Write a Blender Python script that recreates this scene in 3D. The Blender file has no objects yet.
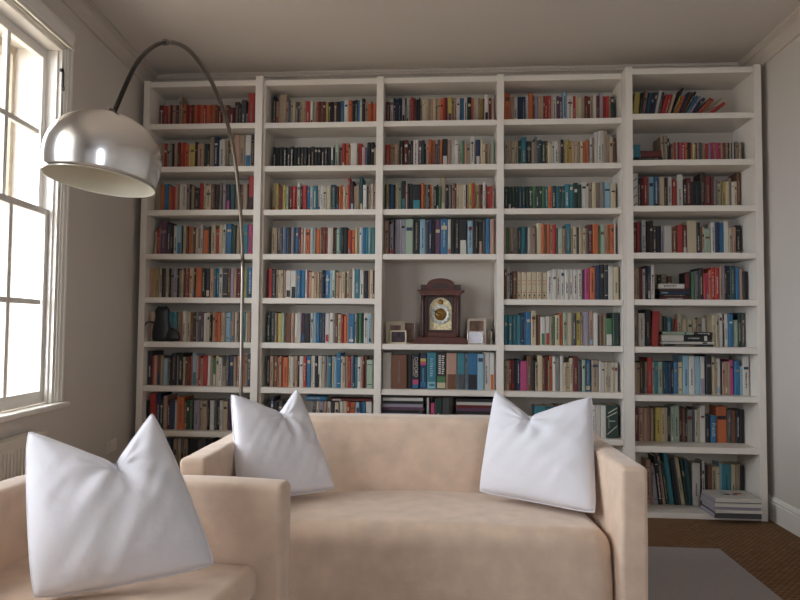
import bpy, math, random
from mathutils import Vector, Matrix, noise
random.seed(7)
S = bpy.context.scene
COL = S.collection
PI = math.pi

# ------------------------------------------------------------------ materials
def lin(c):
    return tuple((x/255/12.92 if x/255 <= .04045 else ((x/255+.055)/1.055)**2.4) for x in c)

def mat(name, rgb, rough=.6, metal=0., vary=0., noise_amt=0., noise_scale=8., bump=0., bump_scale=60., sheen=0., coat=0., spec=.5):
    m = bpy.data.materials.new(name); m.use_nodes = True
    nt = m.node_tree; b = nt.nodes['Principled BSDF']
    r, g, bl = lin(rgb)
    b.inputs['Base Color'].default_value = (r, g, bl, 1)
    b.inputs['Roughness'].default_value = rough
    b.inputs['Metallic'].default_value = metal
    b.inputs['Specular IOR Level'].default_value = spec
    if sheen: b.inputs['Sheen Weight'].default_value = sheen; b.inputs['Sheen Roughness'].default_value = .4
    if coat: b.inputs['Coat Weight'].default_value = coat
    val = None
    if noise_amt:
        tc = nt.nodes.new('ShaderNodeTexCoord'); n = nt.nodes.new('ShaderNodeTexNoise')
        n.inputs['Scale'].default_value = noise_scale; n.inputs['Detail'].default_value = 5
        nt.links.new(tc.outputs['Object'], n.inputs['Vector'])
        mr = nt.nodes.new('ShaderNodeMapRange')
        mr.inputs['From Min'].default_value = .3; mr.inputs['From Max'].default_value = .7
        mr.inputs['To Min'].default_value = 1-noise_amt; mr.inputs['To Max'].default_value = 1+noise_amt
        nt.links.new(n.outputs['Fac'], mr.inputs['Value']); val = mr.outputs['Result']
    if vary:
        ge = nt.nodes.new('ShaderNodeNewGeometry')
        mr = nt.nodes.new('ShaderNodeMapRange')
        mr.inputs['To Min'].default_value = 1-vary; mr.inputs['To Max'].default_value = 1+vary
        nt.links.new(ge.outputs['Random Per Island'], mr.inputs['Value']); val = mr.outputs['Result']
    if val is not None:
        h = nt.nodes.new('ShaderNodeHueSaturation'); h.inputs['Color'].default_value = (r, g, bl, 1)
        nt.links.new(val, h.inputs['Value']); nt.links.new(h.outputs['Color'], b.inputs['Base Color'])
    if bump:
        tc = nt.nodes.new('ShaderNodeTexCoord'); n = nt.nodes.new('ShaderNodeTexNoise')
        n.inputs['Scale'].default_value = bump_scale; n.inputs['Detail'].default_value = 4
        nt.links.new(tc.outputs['Object'], n.inputs['Vector'])
        bp = nt.nodes.new('ShaderNodeBump'); bp.inputs['Strength'].default_value = bump; bp.inputs['Distance'].default_value = .01
        nt.links.new(n.outputs['Fac'], bp.inputs['Height']); nt.links.new(bp.outputs['Normal'], b.inputs['Normal'])
    return m

M = {}
M['wall'] = mat('wall_paint', (204, 197, 189), .85, bump=.08, bump_scale=25)
M['ceiling'] = mat('ceiling_paint', (216, 208, 200), .9)
M['trim'] = mat('trim_paint', (226, 222, 216), .45)
M['cornice'] = mat('cornice_plaster', (202, 192, 182), .8, bump=.6, bump_scale=45)
M['shelfwhite'] = mat('bookcase_paint', (221, 214, 204), .5)
M['shelfback'] = mat('bookcase_back_paint', (186, 178, 166), .6)
M['velvet'] = mat('beige_velvet', (212, 188, 167), .8, noise_amt=.10, noise_scale=11, bump=.12, bump_scale=160, sheen=.35)
M['cotton'] = mat('white_cotton', (218, 217, 223), .85, bump=.45, bump_scale=11, sheen=.1)
M['chrome'] = mat('brushed_chrome', (226, 225, 224), .22, 1.)
M['darksteel'] = mat('dark_steel_tube', (62, 60, 60), .3, 1.)
M['steel'] = mat('steel_tube', (132, 124, 116), .32, 1.)
M['lampwhite'] = mat('shade_lining', (226, 222, 208), .5)
M['rug'] = mat('grey_rug', (156, 150, 149), .95, noise_amt=.05, noise_scale=60, bump=.4, bump_scale=300)
M['stone'] = mat('beige_stone', (160, 148, 130), .9, noise_amt=.08, noise_scale=6)
M['marble'] = mat('white_marble', (215, 212, 205), .25, noise_amt=.1, noise_scale=7)
M['brick'] = mat('far_house_render', (84, 86, 112), .9)
M['slate'] = mat('dark_pane', (50, 50, 75), .4)
M['darkwood'] = mat('polished_dark_wood', (80, 34, 20), .45, noise_amt=.25, noise_scale=18)
M['darkwood2'] = mat('carved_dark_wood', (50, 23, 15), .4, noise_amt=.25, noise_scale=30)
M['brass'] = mat('brass_dial', (222, 206, 162), .45, .3, noise_amt=.35, noise_scale=90)
M['brass2'] = mat('aged_brass', (150, 112, 55), .4, .6, noise_amt=.3, noise_scale=120)
M['silvering'] = mat('silvered_ring', (222, 222, 212), .45, .1)
M['ink'] = mat('black_ink', (22, 20, 20), .5)
M['black'] = mat('black_glaze', (22, 22, 28), .35, noise_amt=.3, noise_scale=25)
M['creamframe'] = mat('cream_frame', (205, 194, 165), .5)
M['silverframe'] = mat('silver_frame', (225, 222, 216), .18, .9)
M['mount'] = mat('photo_mount', (200, 190, 176), .7)
M['photo1'] = mat('photo_print_warm', (128, 98, 86), .35, noise_amt=.55, noise_scale=16)
M['photo2'] = mat('photo_print_dark', (70, 56, 64), .35, noise_amt=.8, noise_scale=28)
M['photo3'] = mat('photo_print_pale', (214, 214, 224), .3, noise_amt=.1, noise_scale=20)
M['radiator'] = mat('radiator_enamel', (214, 206, 196), .4)
M['plastic'] = mat('white_plastic', (222, 216, 208), .4)
M['paper'] = mat('book_pages', (212, 200, 174), .9)
M['magpaper'] = mat('magazine_pages', (158, 152, 162), .7)
M['bulb'] = mat('bulb_glass', (235, 232, 225), .3)

def carpet():
    m = bpy.data.materials.new('sisal_carpet'); m.use_nodes = True
    nt = m.node_tree; b = nt.nodes['Principled BSDF']; b.inputs['Roughness'].default_value = .95
    b.inputs['Specular IOR Level'].default_value = .1
    tc = nt.nodes.new('ShaderNodeTexCoord')
    mp = nt.nodes.new('ShaderNodeMapping'); mp.inputs['Scale'].default_value = (1, 1, 1)
    br = nt.nodes.new('ShaderNodeTexBrick'); br.inputs['Scale'].default_value = 1
    br.inputs['Brick Width'].default_value = .034; br.inputs['Row Height'].default_value = .019
    br.inputs['Mortar Size'].default_value = .005; br.inputs['Mortar Smooth'].default_value = 1.
    br.inputs['Color1'].default_value = (*lin((144, 113, 86)), 1); br.inputs['Color2'].default_value = (*lin((128, 98, 72)), 1)
    br.inputs['Mortar'].default_value = (*lin((84, 62, 46)), 1)
    nt.links.new(tc.outputs['Object'], mp.inputs['Vector']); nt.links.new(mp.outputs['Vector'], br.inputs['Vector'])
    nt.links.new(br.outputs['Color'], b.inputs['Base Color'])
    bp = nt.nodes.new('ShaderNodeBump'); bp.inputs['Strength'].default_value = .7; bp.inputs['Distance'].default_value = .004; bp.invert = True
    nt.links.new(br.outputs['Fac'], bp.inputs['Height']); nt.links.new(bp.outputs['Normal'], b.inputs['Normal'])
    return m
M['carpet'] = carpet()

def glass():
    m = bpy.data.materials.new('window_glass'); m.use_nodes = True
    nt = m.node_tree; nt.nodes.clear()
    o = nt.nodes.new('ShaderNodeOutputMaterial'); mx = nt.nodes.new('ShaderNodeMixShader')
    t = nt.nodes.new('ShaderNodeBsdfTransparent'); g = nt.nodes.new('ShaderNodeBsdfGlossy'); g.inputs['Roughness'].default_value = .02
    f = nt.nodes.new('ShaderNodeLayerWeight'); f.inputs['Blend'].default_value = .5
    p = nt.nodes.new('ShaderNodeMath'); p.operation = 'POWER'; p.inputs[1].default_value = 5
    q = nt.nodes.new('ShaderNodeMath'); q.operation = 'MULTIPLY_ADD'; q.inputs[1].default_value = .8; q.inputs[2].default_value = .03
    nt.links.new(f.outputs['Facing'], p.inputs[0]); nt.links.new(p.outputs[0], q.inputs[0])
    nt.links.new(q.outputs[0], mx.inputs[0]); nt.links.new(t.outputs[0], mx.inputs[1]); nt.links.new(g.outputs[0], mx.inputs[2])
    nt.links.new(mx.outputs[0], o.inputs[0])
    return m
M['glass'] = glass()

# book cloth and paper colours: letter -> (word, sRGB)
BC = {'k': ('black', (34, 33, 36)), 'g': ('dark grey', (82, 80, 82)), 'G': ('grey', (138, 134, 128)), 'w': ('white', (222, 216, 206)),
 'c': ('cream', (212, 194, 158)), 'C': ('tan', (170, 148, 120)), 'y': ('yellow', (208, 184, 88)), 'o': ('orange', (212, 106, 52)),
 'r': ('red', (190, 50, 44)), 'R': ('dark red', (112, 34, 34)), 'b': ('blue', (42, 116, 164)), 'B': ('navy', (38, 56, 92)),
 'l': ('light blue', (150, 190, 208)), 't': ('teal', (52, 134, 150)), 'T': ('dark teal', (32, 78, 88)), 'n': ('green', (74, 128, 78)),
 'N': ('dark green', (38, 66, 54)), 'p': ('pink', (206, 70, 128)), 'P': ('purple', (102, 62, 92)), 'u': ('brown', (122, 74, 48)),
 'U': ('dark brown', (70, 46, 36)), 's': ('dusty pink', (196, 152, 128)), 'm': ('pale green', (168, 188, 164)), 'L': ('lilac grey', (162, 154, 170))}
for k, (w, c) in BC.items():
    gy = sum(c)/3; c = tuple((gy+(x-gy)*.9)*.86 for x in c)
    M['bk_'+k] = mat('book_cover_'+w.replace(' ', '_'), c, .55, vary=.16)

# ------------------------------------------------------------------ mesh helpers
class MB:
    def __init__(s): s.v = []; s.f = []; s.m = []; s.sm = []
    def add(s, vs, fs, m=0, smooth=False, X=None):
        n = len(s.v)
        s.v += [tuple(X @ Vector(v)) if X is not None else tuple(v) for v in vs]
        s.f += [tuple(i+n for i in f) for f in fs]; s.m += [m]*len(fs); s.sm += [smooth]*len(fs)
    def box(s, x0, x1, y0, y1, z0, z1, m=0, X=None):
        vs = [(x0, y0, z0), (x1, y0, z0), (x1, y1, z0), (x0, y1, z0), (x0, y0, z1), (x1, y0, z1), (x1, y1, z1), (x0, y1, z1)]
        s.add(vs, [(3, 2, 1, 0), (4, 5, 6, 7), (0, 1, 5, 4), (1, 2, 6, 5), (2, 3, 7, 6), (3, 0, 4, 7)], m, False, X)
    def prism_y(s, pts, y0, y1, m=0, X=None, smooth=False):        # outline in x,z extruded along y (outline counter-clockwise seen from -y)
        n = len(pts)
        vs = [(x, y0, z) for x, z in pts]+[(x, y1, z) for x, z in pts]
        s.add(vs, [tuple(range(n)), tuple(range(2*n-1, n-1, -1))], m, False, X)
        k = len(s.v)-2*n
        for i in range(n):
            j = (i+1) % n
            s.f.append((k+j, k+i, k+n+i, k+n+j)); s.m.append(m); s.sm.append(smooth)
    def prism_x(s, pts, x0, x1, m=0, X=None):                     # outline in y,z extruded along x
        n = len(pts)
        vs = [(x0, y, z) for y, z in pts]+[(x1, y, z) for y, z in pts]
        fs = [tuple(range(n-1, -1, -1)), tuple(range(n, 2*n))]+[(i, (i+1) % n, n+(i+1) % n, n+i) for i in range(n)]
        s.add(vs, fs, m, False, X)
    def tube(s, pts, r, seg=12, m=0, X=None):
        P = [Vector(p) for p in pts]; vs = []; fs = []
        up = Vector((1, 0, 0))
        for i, p in enumerate(P):
            t = (P[min(i+1, len(P)-1)]-P[max(i-1, 0)]).normalized()
            a = up - t*up.dot(t)
            if a.length < 1e-4: a = Vector((0, 1, 0)) - t*t.y
            a.normalize(); b = t.cross(a)
            rr = r[i] if isinstance(r, (list, tuple)) else r
            for k in range(seg):
                an = 2*PI*k/seg; vs.append(p+(a*math.cos(an)+b*math.sin(an))*rr)
        n = len(P)
        for i in range(n-1):
            for k in range(seg):
                fs.append((i*seg+k, i*seg+(k+1) % seg, (i+1)*seg+(k+1) % seg, (i+1)*seg+k))
        fs.append(tuple(range(seg-1, -1, -1))); fs.append(tuple((n-1)*seg+k for k in range(seg)))
        s.add(vs, fs, m, True, X)
    def lathe(s, prof, seg=40, m=0, X=None):                      # profile (r, z) around z
        vs = []; fs = []; n = len(prof)
        for r, z in prof:
            for k in range(seg):
                a = 2*PI*k/seg; vs.append((max(r, 1e-5)*math.cos(a), max(r, 1e-5)*math.sin(a), z))
        for i in range(n-1):
            for k in range(seg):
                fs.append((i*seg+k, i*seg+(k+1) % seg, (i+1)*seg+(k+1) % seg, (i+1)*seg+k))
        s.add(vs, fs, m, True, X)
    def build(s, name, mats, parent=None, bevel=0, seg=2, loc=None):
        me = bpy.data.meshes.new(name); me.from_pydata(s.v, [], s.f)
        for mm in (mats if isinstance(mats, (list, tuple)) else [mats]): me.materials.append(mm)
        me.polygons.foreach_set('material_index', s.m); me.polygons.foreach_set('use_smooth', s.sm)
        me.update()
        o = bpy.data.objects.new(name, me); COL.objects.link(o)
        if loc is not None: o.location = loc
        if parent: o.parent = parent
        if bevel:
            b = o.modifiers.new('soft_edges', 'BEVEL'); b.width = bevel; b.segments = seg; b.limit_method = 'ANGLE'; b.angle_limit = .7
            b.harden_normals = False
            me.polygons.foreach_set('use_smooth', [True]*len(me.polygons))
            w = o.modifiers.new('normals', 'WEIGHTED_NORMAL'); w.keep_sharp = True
        return o

def empty(name, loc=(0, 0, 0), rz=0, parent=None):
    o = bpy.data.objects.new(name, None); COL.objects.link(o); o.location = loc; o.rotation_euler = (0, 0, rz)
    o.empty_display_size = .1
    if parent: o.parent = parent
    return o
def tag(o, label, cat, group=None, kind=None):
    o['label'] = label; o['category'] = cat
    if group: o['group'] = group
    if kind: o['kind'] = kind
    return o
def struct(o): o['kind'] = 'structure'; return o
def one_box(name, m, dims, parent=None, bevel=0, st=False):
    b = MB(); b.box(*dims); o = b.build(name, m, parent, bevel)
    return struct(o) if st else o
def lettering(name, text, size, m, parent, loc, rot, depth=.0004):
    cu = bpy.data.curves.new('lettering_curve', 'FONT'); cu.body = text; cu.size = size; cu.extrude = depth
    cu.align_x = 'CENTER'; cu.align_y = 'CENTER'; cu.resolution_u = 3
    t = bpy.data.objects.new('lettering_source', cu); COL.objects.link(t)
    bpy.context.view_layer.update()
    dg = bpy.context.evaluated_depsgraph_get()
    me = bpy.data.meshes.new_from_object(t.evaluated_get(dg)); me.name = name
    bpy.data.objects.remove(t, do_unlink=True)
    me.materials.clear(); me.materials.append(m)
    o = bpy.data.objects.new(name, me); COL.objects.link(o); o.parent = parent; o.location = loc; o.rotation_euler = rot
    return o
# ------------------------------------------------------------------ the room
WX = (-2.29, 4.57, 0.); WR = math.atan2(.9955, -.0944)            # left wall: local x runs along it towards the bookcase, local y points outdoors
RX = 2.172; BY = 4.86; CZ = 3.21; FY = -2.7
one_box('floor', M['carpet'], (-3.2, 3.0, FY-.3, BY+.3, -.1, 0), st=True)
one_box('ceiling', M['ceiling'], (-3.2, 3.0, FY-.3, BY+.3, CZ, CZ+.12), st=True)
one_box('wall_back', M['wall'], (-2.9, RX+.2, BY, BY+.2, 0, CZ), st=True)
one_box('wall_right', M['wall'], (RX, RX+.2, FY, BY, 0, CZ), st=True)
b = MB(); b.box(-2.0, -1.3, FY-.2, FY, 0, CZ); b.box(-.35, .45, FY-.2, FY, 0, CZ); b.box(.45, .65, FY-.2, FY, 0, CZ); b.box(.65, 1.45, FY-.2, FY, 0, .9); b.box(.65, 1.45, FY-.2, FY, 2.7, CZ); b.box(1.45, RX+.2, FY-.2, FY, 0, CZ); b.box(-1.3, -.35, FY-.2, FY, 2.1, CZ)
struct(b.build('wall_front', M['wall']))
d = struct(empty('door_1', (-.825, FY-.05, 0)))
b = MB(); b.box(-.46, .46, -.05, 0, .005, 2.08); b.box(-.32, -.05, 0, .012, 1.1, 1.9); b.box(.05, .32, 0, .012, 1.1, 1.9); b.box(-.32, -.05, 0, .012, .2, .95); b.box(.05, .32, 0, .012, .2, .95)
b.build('door_leaf', M['trim'], d, .004)
b = MB(); b.tube([(.38, 0, 1.), (.38, .05, 1.)], .01); b.tube([(.38, .05, 1.), (.38, .075, 1.)], .026); b.build('door_knob', M['brass'], d)
b = MB(); b.box(-.56, -.475, .04, .075, 0, 2.19); b.box(.475, .56, .04, .075, 0, 2.19); b.box(-.475, .475, .04, .075, 2.10, 2.19)
o = b.build('door_frame', M['trim'], d, .006)

W1 = (-2.17, -1.09); W2 = (-4.05, -2.97); WZ = (.82, 2.83); TH = .34
w3 = struct(empty('window_3', (1.05, FY, 0)))  # unseen window behind the camera, added for more frontal light
b = MB(); b.box(-.4, -.35, -.12, -.08, .9, 2.7); b.box(.35, .4, -.12, -.08, .9, 2.7); b.box(-.35, .35, -.12, -.08, .9, .96); b.box(-.35, .35, -.12, -.08, 2.64, 2.7); b.box(-.35, .35, -.125, -.075, 1.78, 1.83); b.box(-.015, .015, -.115, -.085, .96, 2.64)
b.build('sash', M['trim'], w3, .002)
b = MB(); b.box(-.35, .35, -.102, -.098, .96, 2.64); b.build('pane', M['glass'], w3)
b = MB(); b.box(-.48, -.4, 0, .02, .9, 2.78); b.box(.4, .48, 0, .02, .9, 2.78); b.box(-.4, .4, 0, .02, 2.5, 2.78); b.box(-.5, .5, -.08, .05, .86, .9); b.build('architrave', M['trim'], w3, .003)
wl = empty('wall_left', WX, WR); struct(wl)
b = MB()
def wallseg(b, holes, t0, t1):
    cur = t1
    for h0, h1 in sorted(holes, reverse=True):
        b.box(h1, cur, 0, TH, 0, CZ); b.box(h0, h1, 0, TH, 0, WZ[0]-.02); b.box(h0, h1, 0, TH, WZ[1], CZ); cur = h0
    b.box(t0, cur, 0, TH, 0, CZ)
wallseg(b, [W1, W2], -7.6, .30)
b.build('wall_plaster', M['wall'], wl)
b = MB()                                                           # stone reveals outside the sashes
for h0, h1 in (W1, W2):
    b.box(h1-.03, h1+.0, .27, TH+.02, WZ[0], WZ[1]); b.box(h0, h0+.03, .27, TH+.02, WZ[0], WZ[1]); b.box(h0+.03, h1-.03, .27, TH+.02, WZ[1]-.05, WZ[1])
    b.box(h0-.05, h1+.05, .13, TH+.08, WZ[0]-.08, WZ[0]-.001)
b.build('stone_reveal', M['stone'], wl)

def window(idx, h, detail=True):
    h0, h1 = h; w = struct(empty('window_%d' % idx, WX, WR))
    # box frame lining the opening
    b = MB()
    b.box(h1-.018, h1, 0.0, .13, WZ[0], WZ[1]); b.box(h0, h0+.018, 0.0, .13, WZ[0], WZ[1]); b.box(h0+.018, h1-.018, 0.0, .13, WZ[1]-.02, WZ[1])
    b.box(h1-.03, h1-.018, .02, .035, WZ[0], WZ[1]-.02); b.box(h0+.018, h0+.03, .02, .035, WZ[0], WZ[1]-.02)
    b.build('window_frame', M['trim'], w, .002)
    # sashes
    mr = 1.88
    def sash(y0, z0, z1, name, rails):
        s0, s1 = h0+.02, h1-.02; st = .036
        b = MB(); bot, top = rails
        b.box(s0, s0+st, y0, y0+.035, z0, z1); b.box(s1-st, s1, y0, y0+.035, z0, z1)
        b.box(s0+st, s1-st, y0, y0+.035, z0, z0+bot); b.box(s0+st, s1-st, y0, y0+.035, z1-top, z1)
        gw = (s1-s0-2*st); n = 3 if idx == 1 else 4
        for i in range(1, n):
            x = s0+st+gw*i/n; b.box(x-.015, x+.015, y0+.003, y0+.03, z0+bot, z1-top)
        zc = (z0+bot+z1-top)/2
        for i in range(n):
            xa = s0+st+gw*i/n+.015; xb = s0+st+gw*(i+1)/n-.015; b.box(xa, xb, y0+.003, y0+.03, zc-.014, zc+.014)
        so = b.build(name, M['trim'], w, .003)
        b = MB(); b.box(s0+st-.005, s1-st+.005, y0+.016, y0+.019, z0+bot-.005, z1-top+.005); b.build('pane', M['glass'], so)
    sash(.045, WZ[0]+.001, mr+.02, 'lower_sash', (.07, .035))
    sash(.085, mr-.012, WZ[1]-.021, 'upper_sash', (.035, .055))
    # architrave
    b = MB()
    for k, (a, c) in enumerate(((0, .010), (.018, .018))):
        b.box(h1+a, h1+.068, -c, 0, WZ[0], WZ[1]+a); b.box(h0-.068, h0-a, -c, 0, WZ[0], WZ[1]+a)
    b.box(h0-.068, h1+.068, -.010, 0, WZ[1], WZ[1]+.12); b.box(h0-.068, h1+.068, -.020, 0, WZ[1]+.02, WZ[1]+.12)
    b.box(h1+.05, h1+.070, -.024, 0, WZ[0], WZ[1]+.12); b.box(h0-.070, h0-.05, -.024, 0, WZ[0], WZ[1]+.12)
    b.build('architrave', M['trim'], w, .004)
    b = MB(); b.box(h0-.10, h1+.10, -.05, .045, WZ[0]-.03, WZ[0]); b.build('window_sill', M['trim'], w, .008)
    b = MB(); b.box(h0-.1, h1+.1, -.012, -.0, .605, WZ[0]-.03)
    b.build('apron_panel', M['wall'], w, .003)
    if detail:
        b = MB(); b.tube([(h1-.012, .01, 2.70), (h1-.012, -.004, 2.70)], .012); b.tube([(h1-.012, -.006, 2.69), (h1-.012, -.006, 2.60)], .0055, 8); b.box(h1-.016, h1-.006, -.012, .002, 2.585, 2.61)
        b.build('sash_hook', M['ink'], w)
    return w
window(1, W1); window(2, W2, False)  # the second window is out of view, added to brighten the room
r = tag(empty('roller_blind', WX, WR), 'rolled up white roller blind cassette across the top of the sash window', 'blind')
b = MB(); prof = []
for k in range(13):
    a = PI*.5+PI*k/12; prof.append((-.035+math.cos(a)*.035, 2.885+math.sin(a)*.052))
prof = [(-.0245, 2.937)]+prof[1:-1]+[(-.0245, 2.833)]
b.prism_x(prof, W1[0]-.05, W1[1]-.015); b.build('cassette', M['trim'], r, .004)
b = MB(); b.box(W1[0]-.03, W1[1]-.0, -.06, -.05, 2.815, 2.836); b.build('bottom_bar', M['plastic'], r, .003)

# cornices, skirtings
def cornice_prof(sgn=1):
    p = [(0, CZ-.125), (-.014, CZ-.125), (-.016, CZ-.108)]
    for k in range(7):
        a = k/6*PI/2; p.append((-.018-.028*(1-math.cos(a)), CZ-.1+.062*math.sin(a)))
    return p+[(-.052, CZ-.035), (-.055, CZ-.02), (-.062, CZ-.018), (-.062, CZ-.0), (0, CZ)]
b = MB(); b.prism_x(cornice_prof(), -7.5, .29); o = b.build('trim_1', M['cornice']); o.location = WX; o.rotation_euler = (0, 0, WR); struct(o)
b = MB(); b.prism_x(cornice_prof(), 0, BY-FY); o = b.build('trim_2', M['cornice']); o.location = (RX, BY, 0); o.rotation_euler = (0, 0, -PI/2); struct(o)
b = MB(); b.prism_x(cornice_prof(), -2.4, RX); o = b.build('trim_3', M['cornice']); o.location = (0, BY, 0); struct(o)
SK = [(0, 0), (-.02, 0), (-.02, .13), (-.016, .138), (-.02, .15), (-.014, .17), (-.006, .185), (0, .185)]
SKR = [(0, 0), (-.02, 0), (-.02, .118), (-.015, .124), (-.02, .134), (-.012, .15), (-.005, .158), (0, .158)]
b = MB(); b.prism_x(SKR, 0, BY-FY); o = b.build('baseboard_right', M['trim']); o.location = (RX, BY, 0); o.rotation_euler = (0, 0, -PI/2); struct(o)
b = MB(); b.prism_x(SK, -7.5, .285); o = b.build('baseboard_left', M['trim']); o.location = WX; o.rotation_euler = (0, 0, WR); struct(o)

# radiator below the sill
r = tag(empty('radiator', WX, WR), 'white ribbed panel radiator on the wall under the window', 'radiator')
x0, x1 = -2.35, -1.33
b = MB(); n = 34
pts = []
b.box(x0, x1, -.095, -.055, .14, .69)
for i in range(n):
    a = x0+.02+(x1-x0-.04)*i/n; wd = (x1-x0-.04)/n
    b.prism_x([(-.095, .17), (-.103, .18), (-.103, .65), (-.095, .66)], a+wd*.25, a+wd*.8)
b.build('panel', M['radiator'], r, .003)
b = MB(); b.box(x0+.005, x1-.005, -.1, -.02, .69, .705)
b.build('top_grille', M['radiator'], r, .003)
b = MB(); b.box(x0+.2, x0+.24, -.056, -.014, .2, .62); b.box(x1-.24, x1-.2, -.056, -.014, .2, .62); b.build('bracket', M['radiator'], r)
b = MB(); b.tube([(x1+.03, -.07, .012), (x1+.03, -.07, .2), (x1-.01, -.07, .2)], .009); b.tube([(x1+.03, -.07, .2), (x1+.03, -.07, .25)], .018); b.build('valve', M['plastic'], r)
o = empty('wall_socket', WX, WR); tag(o, 'white double wall socket low on the left wall beside the bookcase', 'socket')
b = MB(); b.box(-.37, -.22, -.009, -.001, .40, .485); b.build('face_plate', M['plastic'], o, .003)
for k in (-.345, -.275):
    b = MB(); b.box(k, k+.02, -.013, -.009, .462, .476); b.build('switch', M['plastic'], o)

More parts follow.
